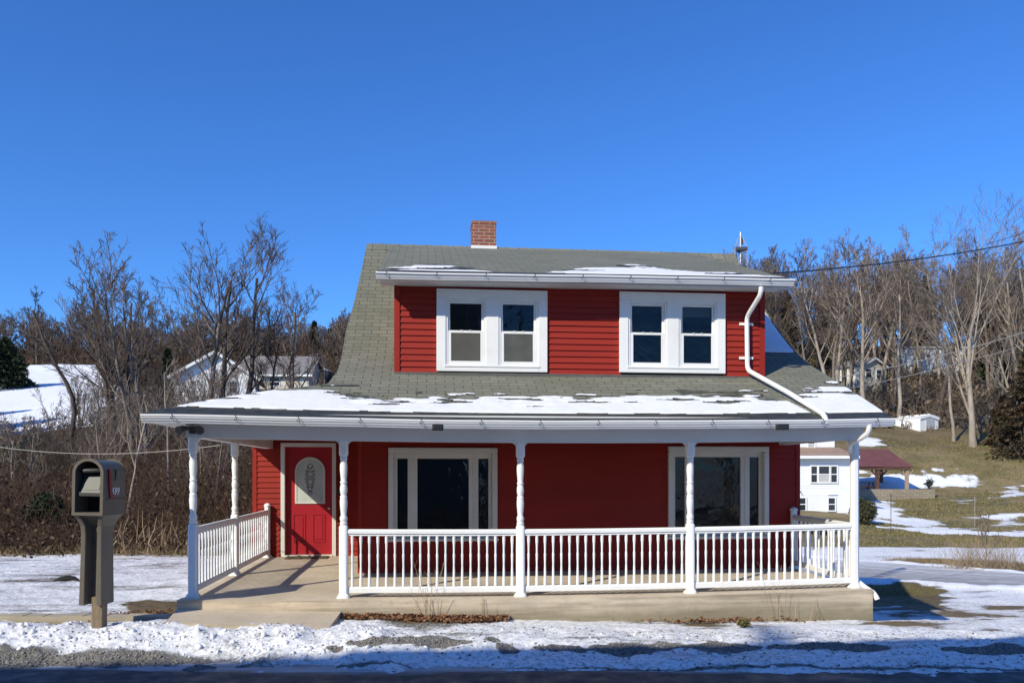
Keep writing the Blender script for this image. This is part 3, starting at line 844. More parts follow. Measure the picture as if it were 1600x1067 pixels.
# porch fascia/soffit/beam/ceiling
mb = MB()
mb.quad((-.42, -.45, 2.222), (9.2, -.45, 2.232), (9.2, .1, 2.232), (-.42, .1, 2.222))
mb.box(-.43, 9.19, -.447, -.42, 2.225, 2.33)
mb.quad((-.42, .1, 2.222), (-.08, .1, 2.222), (-.08, 9, 2.222), (-.42, 9, 2.222))
mb.box(-.44, -.415, -.42, 10.1, 2.215, 2.31)
mb.build('soffit', M['beam'], H, sag=True)
mb = MB()
xs = [-.075, .95, 1.9, 3.1, 4.25, 5.4, 6.58, 7.8, 9.03]
for x0, x1 in zip(xs, xs[1:]):
    mb.box(x0, x1, -.075, .075, 2.055, 2.30)
mb.box(-.075, .075, .075, EY-.03, 2.06, 2.30)
mb.box(8.88, 9.03, .075, WY-.03, 2.07, 2.30)
# rounded corners where posts meet the beam
def fillet(x, y, z, sx, r=.075):
    poly = [(x, z), (x, z-r)]+[(x+sx*(r-r*cos(t)), z-r+r*sin(t)) for t in np.linspace(0, pi/2, 6)]
    mb.prism(poly, 1, y-.045, y+.045)
for x in (0, 1.908, 4.241, 6.581, 8.95):
    if x > 0: fillet(x-.052, 0, 2.056, -1)
    if x < 8.9: fillet(x+.052, 0, 2.056, 1)
mb.build('beam', M['beam'], H, sag=True)
mb = MB(); mb.quad((.07, .07, 2.26), (9.1, .07, 2.26), (9.1, WY, 2.25), (.07, WY, 2.25)); mb.quad((.07, WY, 2.25), (1.93, WY, 2.25), (1.93, EY, 2.30), (.07, EY, 2.30))
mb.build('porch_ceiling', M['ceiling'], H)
mb = MB(); mb.box(1.93, 9.2, WY-.05, WY-.0165, 2.17, 2.25); mb.build('frieze_board', M['red_corner'], H)

# ---- slab and step
mb = MB()
n = 20
for i in range(n):
    x0 = -.13+9.21*i/n; x1 = -.13+9.21*(i+1)/n
    for k in range(10):
        y0 = -.25+(EY+.25)*k/10; y1 = -.25+(EY+.25)*(k+1)/10
        if k > 4 and x0 > 2.2: continue
        mb.quad((x0, y0, 0), (x1, y0, 0), (x1, y1, 0), (x0, y1, 0))
    mb.quad((x0, -.25, -.6), (x1, -.25, -.6), (x1, -.25, 0), (x0, -.25, 0))
mb.quad((9.08, -.25, -2.), (9.08, 2.4, -2.), (9.08, 2.4, 0), (9.08, -.25, 0))
mb.quad((-.13, EY, -.46), (-.13, -.25, -.46), (-.13, -.25, 0), (-.13, EY, 0))
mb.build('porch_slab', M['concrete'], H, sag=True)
mb = MB(); P = [(-.13, -.262), (1.9, -.262), (1.86, -1.22), (-.03, -1.02)]
n0 = len(mb.v); zt = [-.115, -.175, -.205, -.135]
mb.quad(*[(x, y, z) for (x, y), z in zip(P, zt)][::-1])
for i in range(4):
    j = (i+1) % 4
    mb.quad((*P[i], -.5), (*P[j], -.5), (*P[j], zt[j]), (*P[i], zt[i]))
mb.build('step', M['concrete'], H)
# concrete strip along the yard to the left of the step

# ---- posts
def post_profile(h):
    q = -.056
    return [(-.085, 0), (-.085, .012), (-.064, .05), (q, .06), (q, .93), (-.048, .945), (.044, .952), (.050, .965), (.050, .985), (.040, .995), (.049, 1.02), (.051, 1.05), (.040, 1.075), (.036, 1.09), (.042, 1.14), (.049, 1.22), (.050, 1.27), (.044, 1.30), (.047, 1.315), (.047, 1.33), (.036, 1.345), (.045, 1.38), (.049, 1.42), (.045, 1.46), (.037, 1.49), (.046, 1.505), (.046, 1.52), (.036, 1.535), (.041, 1.58), (.049, 1.68), (.048, 1.74), (.038, 1.80), (.047, 1.815), (.047, 1.835), (.041, 1.85), (-.048, 1.86), (q, 1.875), (q, h)]
posts = [(0, 0), (1.908, 0), (4.241, 0), (6.581, 0), (0, 2.30)]
for x, y in posts:
    mb = MB(); mb.lathe(post_profile(2.07), x, y, 16); mb.build('porch_post', M['white'], H, sag=True, smooth=True)
mb = MB(); mb.lathe([(-.088, 0), (-.088, .015), (-.066, .05), (-.056, .06), (-.056, 2.07)], 8.95, 0, 8); mb.build('porch_post', M['white'], H, sag=True, smooth=True)

NB = 0
BP = [(-.019, .0), (-.019, .11), (.017, .13), (.0165, .20), (.0125, .29), (.0165, .40), (.0175, .43), (.0125, .46), (.0145, .53), (.017, .585), (-.019, .60), (-.019, .70)]
def railing(p, q, n, sag=True):
    """rail from post centre p to post centre q with n balusters"""
    p = Vector((p[0], p[1], 0)); q = Vector((q[0], q[1], 0)); d = (q-p).normalized(); L = (q-p).length; a = p+d*.056; b = q-d*.056
    up = Vector((0, 0, 1)); sd = d.cross(up)
    mb = MB()
    def railbar(z0, z1, w):
        prv = None
        N = 6
        for i in range(N):
            s0 = a+(b-a)*i/N; s1 = a+(b-a)*(i+1)/N
            n = len(mb.v)
            for e in (s0, s1):
                for sx, zz in ((-1, z0), (1, z0), (1, z1-.02), (.65, z1), (-.65, z1), (-1, z1-.02)):
                    v = e+sd*sx*w/2; mb.v.append((v.x, v.y, zz))
            for j in range(6):
                k = (j+1) % 6; mb.f.append((n+j, n+k, n+6+k, n+6+j)); mb.uv.append([(0, 0)]*4)
    railbar(.815, .8449, .045); railbar(.8449, .900, .075)
    r = mb.build('railing', M['white'], H, sag=sag)
    mb = MB(); railbar(.065, .145, .042); mb.build('bottom_rail', M['white'], r, sag=sag)
    global NB
    for i in range(n):
        c = a+(b-a)*((i+.5)/n)
        mb = MB(); mb.lathe([(rr, .142+z*.975) for rr, z in BP], c.x, c.y, 8)
        mb.build('baluster', M['white'], r, sag=sag, smooth=True); NB += 1
    return r
railing(posts[1], posts[2], 20); railing(posts[2], posts[3], 20); railing(posts[3], (8.95, 0), 20)
railing((0, 0), (0, 2.30), 14); railing((0, 2.30), (-.02, EY-.09), 14)
railing((8.95, 0), (9.11, WY-.09), 12)
for x, y in ((-.02, EY-.09), (9.11, WY-.09)):
    mb = MB(); mb.lathe([(-.085, 0), (-.085, .012), (-.058, .05), (-.05, .06), (-.05, .965), (-.062, .97), (-.062, .985), (-.045, 1.01), (-.004, 1.03)], x, y, 8); mb.build('newel_post', M['white'], H, smooth=True)

# ---- downspouts
def dspout(pts, w=.060, name='downspout', strapz=()):
    mb = MB()
    P = [Vector(p) for p in pts]
    # smooth the elbows
    Q = [P[0]]
    for i in range(1, len(P)-1):
        a = P[i]+(P[i-1]-P[i]).normalized()*.09; b = P[i]+(P[i+1]-P[i]).normalized()*.09
        for t in (0, .25, .5, .75, 1): Q.append(a*(1-t)**2+P[i]*2*t*(1-t)+b*t*t)
    Q.append(P[-1])
    mb.tube(Q, w/2*1.18, 8)
    o = mb.build(name, M['white'], H, smooth=True)
    for x, y, z in strapz:
        mb = MB(); mb.box(x-.11, x+.11, y-.004, y+.012, z-.02, z+.02); mb.build('strap', M['white_trim'], o)
    return o
yd = DY-.075
dspout([(7.90, .73, 4.34), (7.90, .73, 4.24), (7.86, yd, 3.98), (7.87, yd, 3.17), (8.10, .2, 2.72), (8.26, -.36, 2.42), (8.27, -.50, 2.36), (8.27, -.52, 2.25)], strapz=[(7.87, DY-.03, 3.36), (7.87, DY-.03, 3.88)])
dspout([(8.885, -.50, 2.24), (8.885, -.50, 2.13), (8.80, -.12, 1.98), (9.0, .125, 1.80), (9.0, .125, .12), (9.08, -.08, -.01), (9.13, -.2, -.05), (9.15, -.24, -.14)])
# ---- flood lights
def lamp(x, y, z, w=.13):
    mb = MB(); mb.box(x-w/2, x+w/2, y-.09, y, z-.035, z+.04); mb.box(x-w/2+.012, x+w/2-.012, y-.105, y-.0905, z-.03, z+.02); mb.box(x-.02, x+.02, y-.0, y+.06, z-.0, z+.03)
    mb.build('floodlight', M['black'], H, sag=True, bevel=.008)
lamp(3.13, -.575, 2.215, .14); lamp(7.62, -.575, 2.225, .15)
mb = MB(); mb.box(-.02, .06, -.115, -.077, 2.10, 2.19)
for sx in (-1, 1):
    mb.tube([(.02+sx*.03, -.12, 2.16), (.02+sx*.09, -.17, 2.16), (.02+sx*.13, -.25, 2.13)], [.02, .04, .055], 10)
mb.build('floodlight', M['dark'], H, smooth=True, label='twin floodlight at the left end of the porch beam')
# ---- chimney
mb = MB()
def uvbox(x0, x1, y0, y1, z0, z1):
    for q in (((x0, y0), (x1, y0)), ((x1, y0), (x1, y1)), ((x1, y1), (x0, y1)), ((x0, y1), (x0, y0))):
        (a, b), (c, d) = q; u = a+b*1.0; w = u+sqrt((c-a)**2+(d-b)**2)
        mb.quad((a, b, z0), (c, d, z0), (c, d, z1), (a, b, z1), uv=[(u, z0), (w, z0), (w, z1), (u, z1)])
    mb.quad((x0, y0, z1), (x1, y0, z1), (x1, y1, z1), (x0, y1, z1), uv=[(x0, y0), (x1, y0), (x1, y1), (x0, y1)])
uvbox(3.87, 4.345, 5.13, 5.60, 5.6, 6.545); uvbox(3.862, 4.353, 5.122, 5.608, 6.475, 6.54)
ch = mb.build('chimney', M['brick'], H)
mb = MB(); mb.box(3.855, 4.36, 5.115, 5.61, 5.7, 6.055); mb.build('flashing', M['white_trim'], ch)
mb = MB(); mb.box(3.95, 4.26, 5.22, 5.52, 6.54, 6.552); mb.build('flue', M['dark'], ch)

# ---- snow lying on the roofs
def snow_sheet(name, label, x0, x1, y0, y1, cx, cy, zf, maskf, th=.03, m=None, parent=None):
    nx = int((x1-x0)/cx); ny = int((y1-y0)/cy)
    xs = np.linspace(x0, x1, nx+1); ys = np.linspace(y0, y1, ny+1)
    X, Y = np.meshgrid(xs, ys)
    mk = maskf(X, Y)
    Zs = np.vectorize(zf)(X, Y)
    T = th*np.clip(mk*3.2, 0.12, 1)*(.75+.5*fbm(X*6, Y*6, 77, 3))
    V = np.stack([X, Y, Zs+.004+np.where(mk > 0, T, 0)], -1).reshape(-1, 3)
    c = (mk[:-1, :-1]+mk[1:, :-1]+mk[:-1, 1:]+mk[1:, 1:])/4 > 0
    i, j = np.nonzero(c); w = nx+1
    F = np.stack([i*w+j, i*w+j+1, (i+1)*w+j+1, (i+1)*w+j], 1)
    used = np.unique(F); mp = np.zeros(len(V), int); mp[used] = np.arange(len(used))
    o = npmesh(name, V[used], mp[F], m or M['snow'], parent, smooth=True)
    if parent: return o
    return tag(o, label, 'snow', kind='stuff')
def low_mask(X, Y):
    top = np.interp(X, [-.467, .22, .96, 1.15, 1.55, 1.8, 2.05, 2.6, 3.2, 4.0, 4.6, 5.3, 6.0, 6.9, 7.8, 8.0, 8.25, 8.6, 9.21], [-.50, -.02, .36, .43, .36, .20, .10, .09, .12, .13, .22, .22, .27, .29, .29, .20, .26, .62, .66])
    hp = np.interp(X, [p[0] for p in HIP], [p[1] for p in HIP])
    course = .115
    yq = Y+.035*(vn(X*3.0, np.floor(Y/course), 3)-.5)
    rag = (fbm(X*1.4, Y*11, 61, 4)-.5)*1.25+(vn(X*4.5, np.floor(Y/course)*7.3, 6)-.5)*.42-.05
    m = (top+rag*np.clip((Y+.28)/.30, 0, 1)-yq)/.35
    m = np.where(X < 1.62, np.minimum(m, (hp-.03-Y)/.15), m)
    m = np.minimum(m, (Y+.315-.05*(fbm(X*1.5, Y*0, 9, 3)-.5))/.06)
    # a clear strip along the downspout that crosses the roof
    lx = np.interp(Y, [-.5, -.36, .2, 1.2], [8.27, 8.26, 8.10, 7.87]); m = np.minimum(m, (np.abs(X-lx+.02)-.06)/.1)
    return np.where(X > 9.19, -1, m)
mb = MB()
for i in range(40):
    x0 = -.46+9.67*i/40; x1 = -.46+9.67*(i+1)/40; q = []
    for x, y in ((x0, -.552), (x1, -.552), (x1, -.33), (x0, -.33)):
        y = min(y, hipY(x)+.0) if x < 1.6 else y
        q.append((x, y, prof(max(y, -.55))+sagf(x, y)+.007))
    mb.quad(*q)
mb.build('drip_edge', mat('wet_shingle', (.034, .036, .030), .5, .35, 9), roof)
mb = MB()
for i in range(30):
    x0 = ED0+.0+(ED1-ED0)*i/30; x1 = ED0+(ED1-ED0)*(i+1)/30
    mb.quad(*[(x, y, dz(x, y)+.014) for x, y in ((x0, .795), (x1, .795), (x1, .915), (x0, .915))])
mb.build('drip_edge', bpy.data.materials['wet_shingle'], droof)
snow_sheet('snow', 'band of snow lying along the eave of the lower porch roof', -.46, 9.2, -.47, 1.0, .022, .013, lambda x, y: prof(y)+sagf(x, y)+.008, low_mask, .014)
def up_mask(X, Y):
    top = np.interp(X, [2.3, 2.5, 2.8, 3.2, 3.7, 4.0, 4.6, 5.0, 5.4, 5.9, 6.3, 6.6, 6.9, 7.4, 8.0, 8.4], [-.2, .12, .60, .55, .34, .06, .04, .34, .58, .90, 1.30, 1.20, .70, .42, .30, .14])+.80
    rag = (fbm(X*1.6, Y*8, 71, 4)-.5)*1.5-.02+(vn(X*2.5, np.floor(Y/.12)*3.3, 5)-.5)*.25
    hole = np.clip(1-np.abs(X-2.95)/.55, 0, 1)*np.clip(1-np.abs(Y-1.12)/.17, 0, 1)*1.6 + np.clip(1-np.abs(X-4.4)/.7, 0, 1)*np.clip(1-np.abs(Y-1.1)/.2, 0, 1)*.8
    m = (top+rag*np.clip((Y-.84)/.3, 0, 1)-Y)/.4-hole
    return np.minimum(m, (Y-.905-.03*(fbm(X*1.5, Y*0, 19, 3)-.5))/.06)
snow_sheet('snow', 'thin drifted snow on the dormer roof above its gutter', 2.34, 8.38, .80, 2.6, .022, .016, lambda x, y: dz(x, y)+.010*sin(x*2.3)*sin((y-.8)/4.36*pi)+.014, up_mask, .012)
def wet(maskf, amt, s, ex):
    def f(X, Y):
        return maskf(X, Y)+amt*(fbm(X*1.1, Y*5, s, 4)-.30)+(vn(X*4, np.floor(Y/.115)*5.1, s)-.5)*.35-ex*(X > 9.18)
    return f
WET = mat('damp_shingle', (.072, .076, .058), .6, .45, 7, .3, 40)
snow_sheet('wet_patch', '', 2.34, 8.38, .80, 2.9, .03, .03, lambda x, y: dz(x, y)+.010*sin(x*2.3)*sin((y-.8)/4.36*pi)+.008, wet(up_mask, 2.4, 33, 0), .001, WET, droof)
snow_sheet('wet_patch', '', -.44, 9.18, -.35, 1.1, .03, .022, lambda x, y: prof(y)+sagf(x, y)+.005, lambda X, Y: np.where(X < 1.62, np.minimum(wet(low_mask, 1.2, 34, 0)(X, Y), (np.interp(X, [p[0] for p in HIP], [p[1] for p in HIP])-.03-Y)/.1), wet(low_mask, 1.2, 34, 0)(X, Y)), .001, WET, roof)
def side_mask(X, Y):
    m = np.minimum((Y-2.36)/.1, (4.6-Y)/.1); m = np.minimum(m, (9.17-X)/.05)
    return m+.5*(fbm(X*2, Y*8, 81, 3)-.5)*np.clip(1-(Y-2.3)/.5, 0, 1)
snow_sheet('snow', 'smooth shaded snow on the steep roof beside the dormer', 8.15, 9.19, 2.30, 4.65, .03, .03, lambda x, y: prof(y), side_mask, .04)

# ------------------------------------------------------------------ small things by the house
mb = MB()
for i in range(26):
    x = .36+.03*i; mb.box(x, x+.026, EY-.52+.004*random.random(), EY-.10, .004, .018+.004*random.random())
tag(mb.build('doormat', M['mat'], None), 'dark ribbed doormat lying in front of the red entry door', 'doormat')

# mailbox
mx_, my_ = lat(134, 9.3)
MBX = thing('mailbox', 'taupe plastic roadside mailbox with red flag on a tall column', 'mailbox', (mx_, my_, -.13), -TH-.02)
MBX.rotation_euler.y = .02
bw = .178; z0 = 1.245; zs = 1.245+.50; ar = .165
def mbarch(ins, n=14):
    p = [(-bw+ins, z0+ins), (bw-ins, z0+ins)]
    for i in range(n+1):
        t = pi*i/n; p.append(((bw-ins)*cos(t), zs-.015+(ar-ins)*sin(t)))
    return p
mb = MB(); A = mbarch(0); B = mbarch(.034); y0, y1 = -.02, .50
k = len(A)
for i in range(k):
    j = (i+1) % k
    mb.quad((A[i][0], y0, A[i][1]), (A[j][0], y0, A[j][1]), (B[j][0], y0, B[j][1]), (B[i][0], y0, B[i][1]))
    mb.quad((A[j][0], y0, A[j][1]), (A[i][0], y0, A[i][1]), (A[i][0], y0+.05, A[i][1]), (A[j][0], y0+.05, A[j][1]))
    a2 = [(A[q][0]*.97, z0+.01+(A[q][1]-z0-.01)*.975) for q in (i, j)]
    mb.quad((A[j][0], y0+.05, A[j][1]), (A[i][0], y0+.05, A[i][1]), (a2[0][0], y0+.056, a2[0][1]), (a2[1][0], y0+.056, a2[1][1]))
    mb.quad((a2[1][0], y0+.056, a2[1][1]), (a2[0][0], y0+.056, a2[0][1]), (a2[0][0], y1, a2[0][1]), (a2[1][0], y1, a2[1][1]))
    mb.quad((B[i][0], y0, B[i][1]), (B[j][0], y0, B[j][1]), (B[j][0], y0+.30, B[j][1]), (B[i][0], y0+.30, B[i][1]))
mb.quad(*[(x*.97, y1, z) for x, z in A])
mb.quad(*[(x, y0+.30, z) for x, z in B][::-1])
body = mb.build('box_body', M['mailbox'], MBX, smooth=True)
mb = MB(); mb.box(.1735, .1765, .03, .49, z0+.185, z0+.197); mb.build('seam', M['black'], body)
mb = MB(); q = .125
mb.box(-bw+.045, bw-.04, y0+.035, y0+.12, z0+.215, z0+.262)
mb.quad((-bw+.055, y0+.05, z0+.262), (bw-.05, y0+.05, z0+.262), (bw-.055, y0+.14, z0+.50), (-bw+.085, y0+.14, z0+.50))
mb.quad((-.085, y0+.055, z0+.29), (bw-.075, y0+.055, z0+.29), (bw-.08, y0+.125, z0+.47), (-.065, y0+.125, z0+.47))
mb.build('mail_door', M['mail_door'], MBX, bevel=.006)
mb = MB(); mb.tube([(-.085, y0+.075, z0+.505), (.06, y0+.075, z0+.510), (.10, y0+.09, z0+.505)], [.03, .028, .02], 10); mb.build('handle', M['mail_door'], MBX, smooth=True)
mb = MB(); mb.box(-bw+.035, bw-.035, y0+.275, y0+.285, z0+.03, z0+.2); mb.build('paper_slot', M['black'], MBX)
mb = MB(); mb.prism([(.09, z0+.53), (.13, z0+.535), (.165, z0+.23), (.20, z0+.245), (.205, z0+.20), (.13, z0+.20), (.10, z0+.34)], 0, .175, .19)
mb.build('flag', M['flag'], MBX, bevel=.003)
mb = MB(); mb.prism([(.27, z0+.55), (.292, z0+.55), (.262, z0+.40), (.247, z0+.40)], 0, .1735, .18); mb.build('flag_stop', M['black'], MBX)
cu = bpy.data.curves.new('house_number', 'FONT'); cu.body = '599'; cu.size = .115; cu.extrude = .001; cu.shear = .25; cu.offset = .0015
tmp = bpy.data.objects.new('tmp_text', cu); COL.objects.link(tmp); bpy.context.view_layer.update()
me = bpy.data.meshes.new_from_object(tmp.evaluated_get(bpy.context.evaluated_depsgraph_get())); bpy.data.objects.remove(tmp)
me.materials.clear(); me.materials.append(M['digits'])
num = bpy.data.objects.new('house_number', me); COL.objects.link(num); num.parent = body
num.matrix_local = Matrix.Translation((.1765, .175, z0+.235)) @ Matrix(((0, 0, 1, 0), (1, 0, 0, 0), (0, 1, 0, 0), (0, 0, 0, 1)))
# column with an open channel in front
mb = MB()
def colring(z, hw, d0, d1, t, ch):
    return [(-hw, d0, z), (-hw+t, d0, z), (-hw+t+.012, d0+ch, z), (hw-t-.012, d0+ch, z), (hw-t, d0, z), (hw, d0, z), (hw, d1, z), (-hw, d1, z)]
rings = [colring(.21, .132, .08, .37, .062, .10), colring(.80, .122, .08, .355, .056, .10), colring(1.03, .120, .078, .355, .055, .10), colring(1.12, .126, .07, .37, .055, .09), colring(1.19, .148, .04, .42, .056, .06), colring(1.246, .174, .0, .48, .06, .03)]
for r in rings: mb.v += r
for i in range(len(rings)-1):
    for j in range(8):
        k = (j+1) % 8; mb.f.append((i*8+j, i*8+k, (i+1)*8+k, (i+1)*8+j)); mb.uv.append([(0, 0)]*4)
mb.f.append(tuple(range(7, -1, -1))); mb.uv.append([(0, 0)]*8)
mb.build('column', M['mailbox'], MBX, bevel=.008)
mb = MB(); mb.lathe([(.0, 0), (.014, .001), (.012, .012), (.0, .014)], 0, 0, 8)
for z in (.42, .93):
    o = mb.build('screw', M['dark'], MBX); o.rotation_euler.x = pi/2; o.location = (-.02, .168, z)
mb = MB(); mb.box(-.01, .115, .13, .255, -.35, .30); mb.build('stake', M['stake'], MBX, bevel=.006)

# low concrete edging running left from the step
mb = MB()
N = 24
for i in range(N):
    a = -4.02-6*i/N; b = -4.02-6*(i+1)/N
    x0, y0 = fromxr(a, 10.12-.03*(a+4)); x1, y1 = fromxr(b, 10.12-.03*(b+4))
    mb.bar((x0, y0, -.36+.006*((i % 3)-1)), (x1, y1, -.36+.006*((i % 3)-1)), .20, .40)
tag(mb.build('curb', M['curb'], None), 'low concrete edging running from the porch step past the mailbox', 'curb')

# antenna mast behind the roof
A0 = at(1157, 420, 18.6)
gx, gy = A0.x, A0.y
T = thing('antenna_tower', 'thin metal lattice antenna tower standing behind the right end of the ridge', 'antenna', (gx, gy, gz(gx, gy)))
zt = 7.08-T.location.z
mb = MB(); R3 = .155
legs = [(R3*cos(t), R3*sin(t)) for t in (radians(200), radians(320), radians(80))]
for x, y in legs: mb.tube([(x, y, -.2), (x, y, zt-.40), (x*.35, y*.35, zt-.15)], .014, 6)
mb.build('leg', M['galv'], T)
mb = MB()
z = .3
while z < zt-.3:
    for i in range(3):
        a, b = legs[i], legs[(i+1) % 3]; mb.bar((*a, z), (*b, z), .03, .03)
        if z > .5: mb.tube([(*a, z-.42), (*b, z)], .006, 4)
    z += .42
for i in range(3):
    a, b = legs[i], legs[(i+1) % 3]; mb.bar((*a, zt-.42), (*b, zt-.42), .045, .05)
mb.build('brace', M['dark'], T)
mb = MB(); mb.tube([(0, 0, zt-.75), (0, 0, zt-.02)], .022, 8); mb.build('mast', M['galv'], T, smooth=True)
mb = MB(); mb.box(.02, .055, -.02, .02, zt-.30, zt-.14); mb.build('bracket', M['dark'], T)

# cables
def cable(name, label, p, q, sag, r, m):
    mb = MB(); p = Vector(p); q = Vector(q)
    mb.tube([p+(q-p)*u-Vector((0, 0, sag*4*u*(1-u))) for u in np.linspace(0, 1, 28)], r, 6)
    o = mb.build(name, m, None, smooth=True)
    return tag(o, label, 'cable')
cable('power_line', 'thick black power line rising from the right roof edge to the upper right', at(1200, 428, 16.6), at(1760, 336, 27), .28, .016, M['cable'])
cable('power_line', 'thin black wire above the thick power line at the right edge', at(1540, 382, 60), at(1760, 310, 60), .1, .02, M['cable'])
cable('power_line', 'pale upper wire crossing in front of the wooded hill on the right', at(1275, 596, 42), at(1700, 486, 46), .35, .022, M['cable_pale'])
cable('power_line', 'lower pale wire crossing in front of the wooded hill on the right', at(1300, 612, 44), at(1700, 506, 48), .3, .017, M['cable_pale'])
cable('power_line', 'slack pale wire running from the left edge to the porch corner', at(-120, 674, 15.5), (0, 2.22, 2.06), .28, .0065, M['cable_pale'])

# ------------------------------------------------------------------ vegetation
def unit(a): return a/np.maximum(np.linalg.norm(a, axis=-1, keepdims=True), 1e-9)
def tubes_np(P, R, sides):
    """P (M,N,3), R (M,N) -> verts, quads"""
    Mn, N, _ = P.shape
    T = np.empty_like(P); T[:, 1:-1] = P[:, 2:]-P[:, :-2]; T[:, 0] = P[:, 1]-P[:, 0]; T[:, -1] = P[:, -1]-P[:, -2]; T = unit(T)
    ref = np.where(np.abs(T[:, :1, 2:3]) > .9, np.array([1., 0, 0]), np.array([0, 0, 1.]))
    a = unit(np.cross(T, np.broadcast_to(ref, T.shape))); b = np.cross(T, a)
    th = 2*np.pi*np.arange(sides)/sides
    V = P[:, :, None]+R[:, :, None, None]*(a[:, :, None]*np.cos(th)[None, None, :, None]+b[:, :, None]*np.sin(th)[None, None, :, None])
    V = V.reshape(-1, 3)
    base = (np.arange(Mn)*N*sides)[:, None, None]+(np.arange(N-1)*sides)[None, :, None]+np.arange(sides)[None, None, :]
    k2 = (np.arange(sides)+1) % sides
    nb = (np.arange(Mn)*N*sides)[:, None, None]+(np.arange(N-1)*sides)[None, :, None]+k2[None, None, :]
    F = np.stack([base, nb, nb+sides, base+sides], -1).reshape(-1, 4)
    return V, F
def merge(parts):
    V = []; F = []; o = 0
    for v, f in parts: V.append(v); F.append(f+o); o += len(v)
    return np.vstack(V), np.vstack(F)

def grow(rng, P, R, n, lo, ang, frac, N, trop, wob, rmin, hi=1.0, rk=.62):
    Mn, K, _ = P.shape
    Lp = np.linalg.norm(np.diff(P, axis=1), axis=2).sum(1)
    idx = np.repeat(np.arange(Mn), n); m = len(idx)
    t = lo+(hi-lo)*((np.tile(np.arange(n), Mn)+rng.random(m))/n)
    f = t*(K-1); i0 = np.minimum(f.astype(int), K-2); u = (f-i0)[:, None]
    p0 = P[idx, i0]*(1-u)+P[idx, i0+1]*u
    r0 = (R[idx, i0]*(1-u[:, 0])+R[idx, i0+1]*u[:, 0])*rk
    T = unit(P[idx, i0+1]-P[idx, i0])
    az = rng.random(m)*2*np.pi
    ref = np.where(np.abs(T[:, 2:3]) > .95, np.array([1., 0, 0]), np.array([0, 0, 1.]))
    a = unit(np.cross(T, ref)); b = np.cross(T, a)
    an = np.radians(ang)*(.7+.6*rng.random(m))
    d = T*np.cos(an)[:, None]+(a*np.cos(az)[:, None]+b*np.sin(az)[:, None])*np.sin(an)[:, None]
    L = Lp[idx]*frac*(1.08-.55*t)*(.65+.7*rng.random(m))
    out = np.empty((m, N, 3)); out[:, 0] = p0; st = (L/(N-1))[:, None]
    for k in range(1, N):
        d = unit(d+rng.normal(0, wob, (m, 3))+np.array([0, 0, trop])); out[:, k] = out[:, k-1]+d*st
    r0 = np.maximum(r0, rmin*1.2)
    Rr = r0[:, None]*(1-np.linspace(0, 1, N)[None]*.75); Rr = np.maximum(Rr, rmin)
    return out, Rr

def tree_meshes(seed, Hh, r0, lean=(0, 0), fork=.75, limbs=11, lang=38, lfrac=.55, lo=.35, sub=(6, 6, 4), trop=.10, wob=.12, rmin=.008, stems=1, spread=.0, curve=None):
    rng = np.random.default_rng(seed)
    N = 12; P = np.zeros((stems, N, 3))
    for s in range(stems):
        d = np.array([lean[0], lean[1], 1.])
        if stems > 1:
            az = 2*np.pi*s/stems+rng.random(); d = d+np.array([cos(az), sin(az), 0])*spread*(.6+.8*rng.random())
        d = unit(d); p = np.array([cos(s*2.1), sin(s*2.1), 0])*(.12*(stems > 1)); p[2] = -.3
        h = Hh*fork*(1 if s == 0 else .75+.3*rng.random())
        for k in range(N):
            P[s, k] = p
            c = curve(k/(N-1)) if curve else (0, 0)
            d = unit(d+rng.normal(0, .06, 3)*np.array([1, 1, .2])+np.array([c[0], c[1], .05])); p = p+d*h/(N-1)
    R = r0*(1-.72*np.linspace(0, 1, N)[None]**.8)*np.ones((stems, 1)); R[:, 0] *= 1.25
    P1, R1 = grow(rng, P, R, limbs, lo, lang, lfrac, 8, trop, wob*.7, rmin*1.5, rk=.5)
    P2, R2 = grow(rng, P1, R1, sub[0], .25, 36, .5, 6, trop, wob*.8, rmin*1.1, rk=.5)
    P3, R3 = grow(rng, P2, R2, sub[1], .2, 38, .55, 5, trop*.8, wob*.9, rmin*.9, rk=.5)
    P4, R4 = grow(rng, P3, R3, sub[2], .2, 36, .65, 4, .06, wob, rmin*.7, rk=.6)
    # extra shoots straight off the limbs
    P5, R5 = grow(rng, P1, R1, 5, .3, 55, .22, 5, trop*2.0, wob, rmin)
    tr = merge([tubes_np(P, R, 9), tubes_np(P1, R1, 6), tubes_np(P2[:], R2, 5)])
    cr = merge([tubes_np(P3, R3, 3), tubes_np(P4, R4, 3), tubes_np(P5, R5, 3)])
    return tr, cr

def make_tree(name, label, seed, loc, Hh, r0, bark='bark', twig='twig', group=None, rz=0, cat='tree', **kw):
    tr, cr = tree_meshes(seed, Hh, r0, **kw)
    t = thing(name, label, cat, loc, rz, group)
    npmesh('trunk', *tr, M[bark], t, smooth=True); npmesh('crown', *cr, M[twig], t)
    return t
def tpos(px, D):
    x, y = lat(px, D); return (x, y, gz(x, y)-.05)

